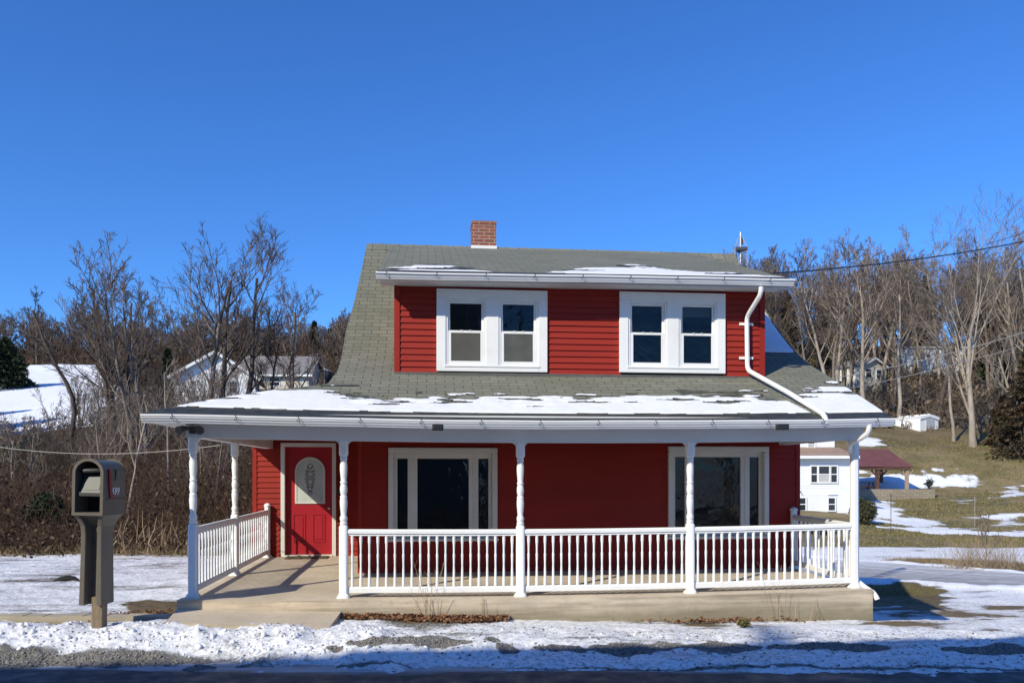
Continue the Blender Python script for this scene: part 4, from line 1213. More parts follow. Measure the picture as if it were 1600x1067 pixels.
# tall trees on the left, each with a look of its own
make_tree('bare_tree', 'slender leaning bare tree whose bent trunk curves up and left near the snowy field', 101, tpos(112, 42), 10.6, .17, 'bark_dark', 'twig_dark', lean=(.05, 0), limbs=7, lo=.62, lfrac=.34, fork=.80, curve=lambda u: (-.17 if .35 < u < .62 else (.0 if u < .35 else .03), 0), rmin=.011, sub=(5, 5, 3))
make_tree('bare_tree', 'bushy many-limbed bare tree with a rounded top left of the tallest pair', 102, tpos(178, 42), 12.2, .17, 'bark_dark', 'twig', stems=4, spread=.16, limbs=8, lo=.35, lfrac=.38, rmin=.011, sub=(5, 5, 4))
make_tree('bare_tree', 'upright bare tree with twiggy top behind the mailbox', 103, tpos(222, 38), 11.2, .15, 'bark', 'twig', stems=2, spread=.14, limbs=9, lo=.4, lfrac=.42, rmin=.010, sub=(5, 5, 4))
make_tree('bare_tree', 'tall bare tree with long bare limbs reaching left, the tallest of the left group', 104, tpos(318, 40), 13.6, .20, 'bark', 'twig_dark', lean=(-.02, 0), limbs=9, lo=.42, lfrac=.50, rmin=.011, sub=(5, 5, 4))
make_tree('bare_tree', 'tall forked bare tree rising just right of the tallest left tree', 105, tpos(338, 42), 14.0, .22, 'bark_dark', 'twig', lean=(.10, 0), stems=2, spread=.10, limbs=9, lo=.42, lfrac=.42, rmin=.011, sub=(6, 5, 4))
make_tree('bare_tree', 'slim bare tree with an open crown left of the house roof', 106, tpos(449, 46), 11.6, .17, 'bark', 'twig', limbs=12, lo=.35, lfrac=.42, rmin=.011, sub=(5, 5, 4))
make_tree('bare_tree', 'thin crooked bare tree between the forked tree and the slim one', 107, tpos(418, 44), 9.2, .12, 'bark_dark', 'twig_dark', limbs=8, lo=.4, lfrac=.45, rmin=.010)
make_tree('bare_tree', 'pale thin trunk of a small tree rising behind the mailbox', 108, tpos(190, 22), 5.2, .065, 'bark_pale', 'twig_pale', lean=(.08, 0), limbs=8, lo=.5, lfrac=.5, rmin=.006, sub=(4, 4, 3))
make_tree('bare_tree', 'forked sapling seen between the two left porch posts', 109, tpos(330, 23), 4.2, .065, 'bark', 'twig', lean=(.10, 0), limbs=8, lo=.45, lfrac=.5, rmin=.006, sub=(4, 4, 3))
make_tree('bare_tree', 'straight pale sapling trunk left of the porch corner', 110, tpos(263, 26), 6.6, .06, 'bark_pale', 'twig_pale', limbs=8, lo=.6, lfrac=.3, rmin=.006, sub=(4, 4, 3))
make_tree('bare_tree', 'small bare tree with arching twigs at the far left edge of the thicket', 111, tpos(25, 27), 4.0, .06, 'bark_pale', 'twig_pale', stems=3, spread=.3, limbs=8, lo=.3, lfrac=.5, rmin=.006, sub=(4, 4, 3))

# smaller thicket trees share one label
SAP = 'thin bare sapling growing out of the brown thicket left of the house'
protos = [make_tree('sapling', SAP, 120+i, (0, 0, 0), 6, .05, ('bark', 'bark_dark', 'bark_pale')[i % 3], ('twig', 'twig_dark', 'twig')[i % 3], group='saplings in the left thicket', cat='sapling', limbs=9, lo=.3, lfrac=.42, rmin=.0065, sub=(5, 4, 3), stems=1+(i % 2), spread=.2) for i in range(4)]
spots = []
for i in range(100):
    px = random.uniform(-60, 560); D = random.uniform(23, 52)
    if i > 74: px = random.uniform(95, 300) if i % 2 else random.uniform(285, 430); D = random.uniform(46, 60)
    spots.append((px, D))
for i, (px, D) in enumerate(spots):
    p = protos[i % 4]; s = random.uniform(.55, 1.15)
    if px > 110 and px < 250: s *= .85
    if px < 95: s *= .55
    if i < 4:
        p.location = tpos(px, D); p.scale = (s, s, s); p.rotation_euler.z = random.uniform(0, 6.28)
    else: clone(p, tpos(px, D), random.uniform(0, 6.28), s)

# trees of the far wood behind the snowy field and along the left skyline
FAR = 'distant bare tree in the treeline beyond the snowy field'
fp = [make_tree('woodland_tree', FAR, 140+i, (0, 0, 0), 9, .13, 'bark', 'twig', group='trees of the far left treeline', limbs=11, lo=.3, lfrac=.42, rmin=.020, sub=(5, 5, 3), stems=1+(i % 2), spread=.15) for i in range(4)]
k = 0
for i in range(150):
    px = random.uniform(-80, 600); D = random.uniform(112, 165)
    if px > 190: D = random.uniform(84, 150)
    s = random.uniform(.75, 1.2)*(1. if px < 190 else .80)
    if k < 4: o = fp[k]; o.location = tpos(px, D); o.scale = (s, s, s); o.rotation_euler.z = random.uniform(0, 6.28)
    else: clone(fp[k % 4], tpos(px, D), random.uniform(0, 6.28), s)
    k += 1

# woods on the right hillside
RW = 'bare deciduous tree in the wood on the hillside right of the house'
rp = [make_tree('woodland_tree', RW, 160+i, (0, 0, 0), 16, .20, ('bark', 'bark_pale', 'bark', 'bark_dark', 'bark')[i], ('twig', 'twig_pale', 'twig', 'twig_dark', 'twig')[i], group='trees of the right hillside wood', limbs=12, lo=.38, lfrac=.36, rmin=.016, sub=(5, 5, 4), stems=(1, 2, 1, 1, 3)[i], spread=.12) for i in range(5)]
k = 0
for i in range(115):
    D = 82+70*random.random()**1.3; px = random.uniform(1150, 1720)
    if px < 1230 and D < 100: D += 25
    if 1340 < px < 1520 and D < 108 and random.random() < .55: D += 30
    s = random.uniform(.92, 1.42)
    if px > 1330: s *= 1.06
    if px > 1520: s *= .92
    p = rp[k % 5]
    if k < 5: p.location = tpos(px, D); p.scale = (s, s, s); p.rotation_euler.z = random.uniform(0, 6.28)
    else: clone(p, tpos(px, D), random.uniform(0, 6.28), (s*random.uniform(.9, 1.1), s*random.uniform(.9, 1.1), s))
    k += 1
for i in range(44):
    px = random.uniform(700, 1170); D = random.uniform(105, 160); s = random.uniform(.42, .60)
    clone(rp[i % 5], tpos(px, D), random.uniform(0, 6.28), s, label='bare tree on the hill behind the red house', group='trees on the hill behind the house')
for i in range(40):
    px = random.uniform(-480, -70); D = random.uniform(118, 165); s = random.uniform(.75, 1.2)
    clone(fp[i % 4], tpos(px, D), random.uniform(0, 6.28), s)
make_tree('sycamore_tree', 'very tall pale multi-stemmed tree with its foot at the edge of the brown lawn', 180, tpos(1521, 71), 15.2, .33, 'bark_pale', 'twig_pale', lean=(-.15, 0), limbs=10, lo=.16, lang=17, lfrac=.92, fork=.86, rmin=.013, sub=(8, 6, 4), wob=.06, trop=.05)
make_tree('bare_tree', 'slim pale trunk standing just left of the tall multi-stemmed tree', 181, tpos(1490, 74), 15, .17, 'bark_pale', 'twig_pale', limbs=9, lo=.5, lfrac=.3, rmin=.013)
make_tree('bare_tree', 'tall grey tree with a thick straight trunk left of the garden shed', 182, tpos(1352, 80), 18, .30, 'bark_pale', 'twig', limbs=12, lo=.45, lfrac=.40, rmin=.015, lean=(-.04, 0))
make_tree('bare_tree', 'grey tree whose trunk leans right behind the left end of the garden shed', 183, tpos(1404, 83), 18.5, .24, 'bark_pale', 'twig', limbs=12, lo=.5, lfrac=.36, rmin=.015, lean=(-.03, 0))
make_tree('bare_tree', 'leaning pale tree cut by the right edge above the dark evergreens', 184, tpos(1612, 68), 12, .22, 'bark_pale', 'twig_pale', limbs=10, lo=.4, lfrac=.45, rmin=.012, lean=(-.25, 0))

# evergreens
def evergreen_mesh(seed, Hh, Rb, n, size, droop=.3, base=.08, shape=1.0):
    rng = np.random.default_rng(seed)
    nb = n//26
    hz = base+(1-base)*rng.random(nb)**.85; az = rng.random(nb)*2*np.pi
    rad = Rb*(1-hz)**shape*(.65+.5*rng.random(nb))*(1+.18*np.sin(az*3+seed))
    rad = np.maximum(rad, .12)
    bi = np.repeat(np.arange(nb), 26); u = rng.random(len(bi))**.55
    r = rad[bi]*u; a = az[bi]+rng.normal(0, .13, len(bi))*(.4+u)
    z = hz[bi]*Hh-droop*r*u+rng.normal(0, .05, len(bi))*Hh*.25*.3
    c = np.stack([np.cos(a)*r, np.sin(a)*r, np.maximum(z, .1)], 1)
    d = unit(np.stack([np.cos(a), np.sin(a), rng.normal(-.15, .45, len(bi))], 1)+rng.normal(0, .45, (len(bi), 3)))
    s = unit(np.cross(d, rng.normal(0, 1, (len(bi), 3))))
    L = size*(.6+.9*rng.random(len(bi)))[:, None]; W = L*.38
    V = np.stack([c-d*L-s*W*.4, c-d*L*.2+s*W, c+d*L, c-d*L*.2-s*W], 1).reshape(-1, 3)
    F = np.arange(len(V)).reshape(-1, 4)
    return V, F
def evergreen(name, label, seed, loc, Hh, Rb, n=7000, size=.16, m='needle', **kw):
    t = thing(name, label, 'tree' if Hh > 3 else 'shrub', loc)
    npmesh('crown', *evergreen_mesh(seed, Hh, Rb, n, size, **kw), M[m], t)
    mb = MB(); mb.tube([(0, 0, -.3), (0, 0, Hh*.5), (0.02, 0, Hh*.92)], [Rb*.09+.03, Rb*.05+.02, .015], 8); mb.build('trunk', M['bark_dark'], t, smooth=True)
    return t
evergreen('evergreen_tree', 'broad dark evergreen alone on the snowy field at the left edge', 1, tpos(8, 80), 4.9, 2.7, 12000, .22, shape=.6, base=.10)
evergreen('evergreen_tree', 'taller dark pine on the skyline left of the house roof', 2, tpos(491, 110), 5.9, 1.9, 7000, .26)
evergreen('evergreen_tree', 'smaller dark pine between the taller pine and the roof edge', 3, tpos(516, 112), 5.2, 1.5, 6000, .26)
evergreen('evergreen_tree', 'dark cedar mixed among the bare trees left of the white gabled house', 4, tpos(262, 72), 4.2, 1.5, 6000, .2)
evergreen('evergreen_tree', 'dense dark evergreen mass with brown leaves at the right edge of the lawn', 5, tpos(1604, 67), 9.2, 3.3, 9000, .17, 'needle_dk', shape=.95, base=.04, droop=.15)
evergreen('evergreen_tree', 'low evergreen left of the dense one at the edge of the right lawn', 6, tpos(1568, 71), 4.4, 1.7, 6000, .18, 'needle_dk', shape=.6, base=.04)
for i, (px, D, h, lb) in enumerate(((1290, 112, 13, 'dark pine in the wood nearest the house roof'), (1448, 118, 15, 'dark pine among the bare trees left of the tall multi-stemmed tree'), (1556, 100, 15, 'dark pine among the bare trees right of the tall multi-stemmed tree'), (1232, 118, 12, 'olive pine just right of the snowy roof edge'))):
    evergreen('pine_tree', lb, 20+i, tpos(px, D), h, 2.6, 8000, .34, 'needle' if i in (1, 2) else 'needle_b', shape=.7, base=.25)

for i, (px, D, h) in enumerate(((-177, 55, 9), (-250, 58, 10), (-110, 53, 7.), (-330, 62, 11))):  # evergreens added out of frame so that shade falls on the snowy field
    evergreen('evergreen_tree', 'unseen evergreen added beyond the left edge to shade the snowy field, tree %s' % ('short and wide', 'tall', 'small', 'far')[i], 60+i, tpos(px, D), h, 2.8, 7000, .24, shape=.7)
# shrubs
def shrub(label, px, D, w, h, n, size, m='shrub', seed=0):
    rng = np.random.default_rng(seed+300)
    x, y = lat(px, D); z = gz(x, y)
    t = thing('shrub', label, 'shrub', (x, y, z))
    cl = rng.normal(0, 1, (14, 3)); cl = unit(cl)*np.array([w*.30, w*.30, h*.30])+np.array([0, 0, h*.5])
    ci = rng.integers(0, 14, n); d = unit(rng.normal(0, 1, (n, 3)))*(rng.random(n)**.4)[:, None]
    c = cl[ci]+d*np.array([w*.24, w*.24, h*.26]); c[:, 2] = np.maximum(c[:, 2], .02)
    a = unit(rng.normal(0, 1, (n, 3))); b = unit(np.cross(a, rng.normal(0, 1, (n, 3))))
    s = size*(.6+.8*rng.random(n))[:, None]
    V = np.stack([c-a*s, c+b*s*.45, c+a*s, c-b*s*.45], 1).reshape(-1, 3)
    npmesh('foliage', V, np.arange(len(V)).reshape(-1, 4), M[m], t)
    P = np.zeros((9, 4, 3)); 
    for i in range(9):
        e = cl[i]; P[i] = [(0, 0, -.1), e*.35, e*.7, e]
    npmesh('stem', *tubes_np(P, np.ones((9, 4))*np.array([.03, .022, .015, .008])*max(.4, w/2), 5), M['bark_dark'], t)
    return t
shrub('rounded olive shrub beside the snowy terrace below the pavilion', 1349, 43, 1.35, 1.35, 6000, .06, 'shrub', 1)
shrub('low bush in front of the white house wall behind the porch rail', 1276, 40, 1.7, .75, 5000, .06, 'shrub', 2)
shrub('dark evergreen bush at the foot of the thicket left of the mailbox', 75, 21.5, 1.5, 1.25, 9000, .05, 'needle', 3)
shrub('dark leafy clump in the middle of the thicket at the far left', 48, 34, 2.6, 2.2, 7000, .09, 'needle', 4)

# brown undergrowth: dead stems and leaf clumps
def brush(name, label, npx, D0, D1, px0, px1, hmin, hmax, wmin, m, seed, leafn=0, leafs=.06, dens=None, power=1.):
    rng = np.random.default_rng(seed)
    D = D0+(D1-D0)*rng.random(npx)**power; px = px0+(px1-px0)*rng.random(npx)
    a = (px-800)/FPX
    X = CX+D*(a*C_+S_); Y = CY+D*(-a*S_+C_)
    if dens is not None:
        keep = dens(px, D, X, Y) > rng.random(npx); X, Y, D, px = X[keep], Y[keep], D[keep], px[keep]
    n = len(X); Z = gz_arr(X, Y)
    h = (hmin+(hmax-hmin)*rng.random(n)**1.6)*(.6+.8*fbm(X*.35, Y*.35, seed+1, 3))
    edge = sst(D0-.2, D0+2.5, D); h = h*(.35+.65*edge)
    az = rng.random(n)*2*np.pi; lean = np.abs(rng.normal(0, .45, n))
    d = unit(np.stack([np.cos(az)*lean, np.sin(az)*lean, np.ones(n)], 1))
    p0 = np.stack([X, Y, Z-.05], 1); N = 4
    P = np.empty((n, N, 3)); P[:, 0] = p0
    for k in range(1, N):
        d = unit(d+rng.normal(0, .22, (n, 3))+np.array([0, 0, -.06])); P[:, k] = P[:, k-1]+d*(h/(N-1))[:, None]
    w = wmin*np.maximum(1, D/22)*(.6+.9*rng.random(n))
    R = w[:, None]*np.array([1, .8, .6, .3])[None]
    parts = [tubes_np(P, R, 3)]
    # side shoots
    P2, R2 = grow(rng, P, R, 3, .2, 50, .5, 3, .03, .25, wmin*.5)
    parts.append(tubes_np(P2, np.maximum(R2*.9, R[:, :1].repeat(3, 0)*.45), 3))
    if leafn:
        i = rng.integers(0, n, leafn); u = rng.random(leafn)
        c = p0[i]+np.stack([rng.normal(0, .3, leafn), rng.normal(0, .3, leafn), h[i]*u*.85+.03], 1)
        a_ = unit(rng.normal(0, 1, (leafn, 3))); b_ = unit(np.cross(a_, rng.normal(0, 1, (leafn, 3))))
        s = (leafs*np.maximum(1, D[i]/26)*(.5+rng.random(leafn)))[:, None]
        V = np.stack([c-a_*s, c+b_*s*.5, c+a_*s, c-b_*s*.5], 1).reshape(-1, 3)
        parts.append((V, np.arange(len(V)).reshape(-1, 4)))
    o = npmesh(name, *merge(parts), M[m])
    return tag(o, label, 'undergrowth', kind='stuff')
def ldens(px, D, X, Y):
    d = np.ones_like(px); d = d*(1-.75*((px < 150) & (D > 44)))
    return d
brush('undergrowth', 'tangled brown thicket of dead brambles and stems left of the house', 19500, 19.3, 56, -290, 620, .5, 2.3, .008, 'brush', 5, 60000, .055, ldens, 1.5)
def rdens(px, D, X, Y):
    return .35+.65*sst(82, 92, D)
brush('undergrowth', 'brown brush covering the floor of the right hillside wood', 9000, 79, 165, 1150, 1720, 1.0, 4.0, .012, 'brush_r', 6, 14000, .09, rdens, 1.2)
brush('undergrowth', 'brown scrub under the far treeline on the left', 10000, 112, 170, -480, 620, 1.2, 4.5, .010, 'brush', 7, 9000, .09, None, 1.2)
brush('undergrowth', 'brown scrub around the far houses left of the roof', 4500, 80, 112, 170, 620, 1.2, 4.0, .009, 'brush', 8, 6000, .08, None, 1.2)

brush('undergrowth', 'brown scrub on the hill behind the red house', 4500, 80, 165, 640, 1150, 1.0, 3.0, .012, 'brush_r', 16, 5000, .09, None, 1.2)
# dry things close to the house
def blades(name, label, cat, C, n, spread, h, w, m, seed, lean=.5, kind=None):
    rng = np.random.default_rng(seed)
    p = np.array(C)[rng.integers(0, len(C), n)]+np.stack([rng.normal(0, spread, n), rng.normal(0, spread*.6, n), np.zeros(n)], 1)
    p[:, 2] = gz_arr(p[:, 0], p[:, 1])-.01
    az = rng.random(n)*6.28; l = np.abs(rng.normal(0, lean, n)); d = unit(np.stack([np.cos(az)*l, np.sin(az)*l, np.ones(n)], 1)); hh = h*(.4+.8*rng.random(n))
    P = np.empty((n, 4, 3)); P[:, 0] = p
    for k in range(1, 4): d = unit(d+rng.normal(0, .2, (n, 3))); P[:, k] = P[:, k-1]+d*(hh/3)[:, None]
    R = w*(.6+.8*rng.random(n))[:, None]*np.array([1, .8, .6, .25])
    o = npmesh(name, *tubes_np(P, R, 3), M[m])
    return tag(o, label, cat, kind=kind)
C = [(*lat(px, 19.4), 0) for px in range(185, 300, 6)]
blades('brush_pile', 'pale heap of dry sticks at the edge of the thicket beside the porch', 'brush pile', C, 110, .30, .95, .013, 'drystick', 3, 1.5)
C = [(*lat(px, 19.2+random.random()*.8), 0) for px in range(-20, 420, 7)]
blades('dry_grass', 'tan dry grass fringe along the foot of the left thicket', 'grass', C, 4200, .30, .24, .005, 'grass', 4, .7, kind='stuff')
C = [(*lat(px, 30.6+.6*random.random()-.009*(px-1420)), 0) for px in range(1395, 1680, 4)]
blades('dry_grass', 'tawny grass strip along the far edge of the driveway', 'grass', C, 5200, .26, .22, .007, 'grass', 5, .6, kind='stuff')
def lawnblades():
    rng = np.random.default_rng(9); n = 26000
    px = 1335+(1740-1335)*rng.random(n); D = np.where(rng.random(n) < .5, 12.2+2.*rng.random(n), 22+3.2*rng.random(n))
    C = np.array([lat(a, b) for a, b in zip(px, D)])
    X, Y = C[:, 0], C[:, 1]; Z = gz_arr(X, Y); s, g, v = zones(X, Y, Z)
    k = s < .38; X, Y, Z = X[k], Y[k], Z[k]; n = len(X)
    P = np.empty((n, 3, 3)); P[:, 0] = np.stack([X, Y, Z-.01], 1); d = unit(np.stack([rng.normal(0, .5, n), rng.normal(0, .5, n), np.ones(n)], 1))
    for q in (1, 2): P[:, q] = P[:, q-1]+d*.03*(.6+rng.random(n))[:, None]; d = unit(d+rng.normal(0, .3, (n, 3)))
    tag(npmesh('grass', *tubes_np(P, np.ones((n, 3))*np.array([.004, .003, .001]), 3), M['lawn']), 'short green grass patch beside the right end of the porch', 'grass', kind='stuff')
lawnblades()
def lawntufts():
    rng = np.random.default_rng(19); n = 70000
    px = 1325+(1760-1325)*rng.random(n); D = 36.5+40*rng.random(n)**1.3
    a = (px-800)/FPX; X = CX+D*(a*C_+S_); Y = CY+D*(-a*S_+C_); Z = gz_arr(X, Y); s, g, v = zones(X, Y, Z)
    k = (s < .45) & (rng.random(n) < .25+.75*(fbm(X*.4, Y*.9, 63, 4) > .5)); X, Y, Z, D = X[k], Y[k], Z[k], D[k]; n = len(X)
    d = unit(np.stack([rng.normal(0, .7, n), rng.normal(0, .7, n), np.ones(n)], 1)); h = (.05+.09*rng.random(n)**2)
    sd_ = unit(np.cross(d, rng.normal(0, 1, (n, 3)))); w = (.012+.02*rng.random(n))*D/45
    p = np.stack([X, Y, Z-.01], 1)
    V = np.stack([p-sd_*w[:, None], p+sd_*w[:, None], p+d*h[:, None]+sd_*w[:, None]*.4, p+d*h[:, None]-sd_*w[:, None]*.4], 1).reshape(-1, 3)
    tag(npmesh('grass', V, np.arange(len(V)).reshape(-1, 4), M['lawn']), 'matted tufts of winter grass over the sloping lawn behind the driveway', 'grass', kind='stuff')
lawntufts()
# leaf litter along the slab
rng = np.random.default_rng(12)
def litter(n, X, Y, lift, size, m, name, label, cat):
    Z = gz_arr(X, Y)+lift
    a = unit(rng.normal(0, 1, (n, 3))*np.array([1, 1, .45])); b = unit(np.cross(a, np.array([0, 0, 1.])+rng.normal(0, .4, (n, 3))))
    s = size*(.5+.9*rng.random(n))[:, None]; c = np.stack([X, Y, Z], 1)
    up = np.array([0, 0, 1.])*s*.25
    V = np.stack([c-a*s, c+b*s*.6+up, c+a*s, c-b*s*.6+up], 1).reshape(-1, 3)
    return tag(npmesh(name, V, np.arange(len(V)).reshape(-1, 4), M[m]), label, cat, kind='stuff')
n = 2600
X = 1.95+2.1*rng.random(n); Y = -.29-.28*rng.random(n)**1.5*np.interp(X, [1.9, 2.6, 3.3, 4.1], [.5, .8, 1.1, .4])
X2 = rng.normal(6.9, .55, 300); Y2 = -.30-.16*rng.random(300); X = np.r_[X, X2]; Y = np.r_[Y, Y2]; n = len(X)
litter(n, X, Y, .015+.05*rng.random(n)*np.clip((Y+.5)/.2, 0, 1), .030, 'leaf', 'dead_leaves', 'rusty dead leaves gathered at the foot of the porch slab', 'leaves')
n = 1200; X = np.r_[rng.normal(-.65, .35, n)]; Y = rng.normal(.1, .25, n)
litter(n, X, Y, .012, .022, 'leaf', 'dead_leaves', 'dead leaves and brown grass beside the left end of the step', 'leaves')
# gravel showing through the snow of the road edge
def gravel():
    rng = np.random.default_rng(15); n = 60000
    xr = -7+15*rng.random(n); D = 7.7+2.4*rng.random(n)
    X = CX+xr*C_+D*S_; Y = CY-xr*S_+D*C_; Z = gz_arr(X, Y); s, g, v = zones(X, Y, Z)
    k = (s < .42) & (v > .5); k |= (rng.random(n) < .05)
    X, Y, Z = X[k], Y[k], Z[k]; n = len(X); r = .008+.014*rng.random(n)**2.5
    base = np.array([(1, 0, 0), (-1, 0, 0), (0, 1, 0), (0, -1, 0), (0, 0, 1), (0, 0, -1)], float)
    j = base[None]+rng.normal(0, .25, (n, 6, 3)); V = np.stack([X, Y, Z], 1)[:, None]+j*r[:, None, None]*np.array([1, 1, .7])
    f = np.array([(0, 2, 4), (2, 1, 4), (1, 3, 4), (3, 0, 4), (2, 0, 5), (1, 2, 5), (3, 1, 5), (0, 3, 5)])
    F = (np.arange(n)*6)[:, None, None]+f[None]
    tag(npmesh('gravel', V.reshape(-1, 3), F.reshape(-1, 3), M['pebble']), 'dark gravel showing through the snow along the road edge', 'gravel', kind='stuff')
gravel()
def snowlumps():
    rng = np.random.default_rng(16); n = 4200
    xr = -6.5+14*rng.random(n); D = rng.normal(8.9, .45, n)
    X = CX+xr*C_+D*S_; Y = CY-xr*S_+D*C_; s, g, v = zones(X, Y, gz_arr(X, Y)); k = (s > .5) & (D > 7.9) & (D < 10); k &= (rng.random(n) < np.where(xr < -1.5, .55, .12))
    k &= ~((X > -.15) & (X < 1.95) & (Y > -1.3))
    X, Y = X[k], Y[k]; n = len(X); Z = gz_arr(X, Y); r = .008+.030*rng.random(n)**3
    th = np.linspace(0, 2*np.pi, 7)[:-1]; rings = []
    for zz, rr in ((-.5, .8), (.15, 1.), (.6, .7)):
        rings.append(np.stack([np.cos(th)*rr, np.sin(th)*rr, np.full(6, zz)], 1))
    base = np.vstack(rings+[np.array([[0, 0, .85]])])
    V = np.stack([X, Y, Z], 1)[:, None]+(base[None]+rng.normal(0, .16, (n, 19, 3)))*r[:, None, None]
    f = [(a*6+i, a*6+(i+1) % 6, a*6+6+(i+1) % 6, a*6+6+i) for a in range(2) for i in range(6)]+[(12+i, 12+(i+1) % 6, 18, 18) for i in range(6)]
    F = [(a, b, c, d) for a, b, c, d in f if c != d]
    Fq = (np.arange(n)*19)[:, None, None]+np.array(F)[None]
    Ft = (np.arange(n)*19)[:, None, None]+np.array([(12+i, 12+(i+1) % 6, 18) for i in range(6)])[None]
    Fq = Fq.reshape(-1, 4); tri = Ft.reshape(-1, 3)
    q2 = np.vstack([Fq[:, [0, 1, 2]], Fq[:, [0, 2, 3]], tri])
    tag(npmesh('snow_lumps', V.reshape(-1, 3), q2, M['snow'], smooth=True), 'broken lumps of snow scattered along the roadside bank', 'snow', kind='stuff')
snowlumps()
# dried weed stalks
def weed(label, x, y, stems, h, seed, m='drystick'):
    rng = np.random.default_rng(seed); z = gz(x, y)
    t = thing('dry_weed', label, 'weed', (x, y, z))
    P = np.zeros((stems, 6, 3)); P[:, 0] = np.stack([rng.normal(0, .08, stems), rng.normal(0, .03, stems), np.full(stems, -.02)], 1)
    d = unit(np.stack([rng.normal(0, .12, stems), rng.normal(0, .12, stems), np.ones(stems)], 1)); hh = h*(.5+.6*rng.random(stems))
    for k in range(1, 6): d = unit(d+rng.normal(0, .06, (stems, 3))); P[:, k] = P[:, k-1]+d*(hh/5)[:, None]
    R = np.ones((stems, 6))*np.array([.0035, .003, .0028, .0022, .002, .0015])
    npmesh('stem', *tubes_np(P, R, 4), M[m], t)
    P2, R2 = grow(rng, P, R, 5, .45, 40, .22, 4, .1, .15, .0012); npmesh('side_shoots', *tubes_np(P2, R2, 3), M[m], t)
weed('tall thin dry weed stalks in front of the first railing', 2.97, -.36, 9, .80, 1)
weed('short dry weed at the slab foot under the middle railing', 3.75, -.33, 3, .42, 2)
weed('reddish dry weed stalks in front of the right end of the slab', 7.75, -.36, 5, .75, 3)
weed('small withered sprout with curled leaves near the right slab corner', 8.2, -.33, 3, .30, 4)
shrub('small green weed tuft in the snow below the slab', 1162, 10.35, .18, .12, 260, .022, 'lawn', 9)
sx, sy = lat(1543, 29)
make_tree('sapling', 'small crooked sapling among dry twigs beyond the driveway', 190, (sx, sy, gz(sx, sy)), 2.5, .03, 'bark', 'twig', cat='sapling', lean=(.05, 0), limbs=7, lo=.35, lfrac=.5, rmin=.006, sub=(4, 3, 2))
C = [(*lat(px, 28.6), 0) for px in range(1490, 1590, 8)]
blades('dry_bush', 'spray of thin reddish dry twigs around the small sapling', 'bush', C, 420, .3, 1.2, .006, 'drystick', 8, .55)
# dark clod standing in for the shade of a hole in the snow
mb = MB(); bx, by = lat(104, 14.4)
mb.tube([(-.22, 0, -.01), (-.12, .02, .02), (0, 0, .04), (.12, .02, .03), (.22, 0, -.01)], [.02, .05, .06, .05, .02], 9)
o = mb.build('hole_shade', mat('hole_shade', (.012, .012, .012), .9, .4, 20, .6, 40), None, smooth=True, loc=(bx, by, gz(bx, by)+.0))
tag(o, 'small black clod standing in for the shade of a hole in the yard snow', 'lump')

# ------------------------------------------------------------------ neighbouring buildings
def win(parent, x0, x1, z0, z1, y, m='darkglass', sash=True, curtain=False, fm='housewhite'):
    mb = MB(); t = .07
    mb.box(x0-t, x0, y-.05, y-.001, z0-t, z1+t); mb.box(x1, x1+t, y-.05, y-.001, z0-t, z1+t); mb.box(x0, x1, y-.05, y-.001, z1, z1+t); mb.box(x0, x1, y-.052, y-.001, z0-t, z0)
    if sash: mb.box(x0, x1, y-.045, y-.001, (z0+z1)/2-.025, (z0+z1)/2+.025)
    w = mb.build('window', M[fm], parent)
    mb = MB(); mb.quad((x0, y-.012, z0), (x1, y-.012, z0), (x1, y-.012, z1), (x0, y-.012, z1)); mb.build('pane', M[m], w)
    if curtain:
        mb = MB()
        n = 9
        for i in range(n):
            a = x0+(x1-x0)*i/n; b = x0+(x1-x0)*(i+1)/n; yy = y-.018-.006*(i % 2)
            mb.quad((a, yy, z0), (b, y-.018-.006*((i+1) % 2), z0), (b, y-.018-.006*((i+1) % 2), (z0+z1)/2-.03), (a, yy, (z0+z1)/2-.03))
        mb.build('curtain', M['blind'], w)
    return w
# white two storey house seen beyond the porch
hx, hy = lat(1290, 47)
WH = thing('white_house', 'white two-storey neighbour house with brown porch roof seen past the right porch corner', 'house', (hx, hy, 0), -TH)
s = 47/FPX
def wz(py, D=47): return CZ+(HY-py)*D/FPX
mb = MB(); z = -1.6
while z < wz(712):
    mb.quad((-4.5, -.02, z), (1.5, -.02, z), (1.5, 0, z+.13), (-4.5, 0, z+.13)); z += .13
mb.quad((1.5, -.02, -1.6), (1.5, 5, -1.6), (1.5, 5, z), (1.5, -.02, z)); mb.quad((-4.5, 5, -1.6), (-4.5, -.02, -1.6), (-4.5, -.02, z), (-4.5, 5, z))
z = wz(714)
while z < wz(645):
    mb.quad((-4.5, 1.98, z), (1.3, 1.98, z), (1.3, 2.0, z+.13), (-4.5, 2.0, z+.13)); z += .13
ztop = z
mb.quad((1.3, 2, wz(714)), (1.3, 7, wz(714)), (1.3, 7, z), (1.3, 2, z)); mb.quad((-4.5, 7, wz(714)), (-4.5, 2, wz(714)), (-4.5, 2, z), (-4.5, 7, z))
mb.build('wall', M['housewhite'], WH)
mb = MB(); zz = wz(712)
mb.quad((-4.7, -.45, zz), (1.75, -.45, zz), (1.55, 2.0, zz+.55), (-4.7, 2.0, zz+.55)); mb.quad((1.75, -.45, zz), (1.75, 5.2, zz), (1.55, 5, zz+.1), (1.55, 2., zz+.55))
mb.build('porch_roof', M['brownroof'], WH, solid=.05)
mb = MB(); mb.box(-4.7, 1.75, -.52, -.452, zz-.16, zz-.0); mb.box(-4.7, 1.70, -.45, -.03, zz-.16, zz-.12); mb.build('gutter', M['housewhite'], WH)
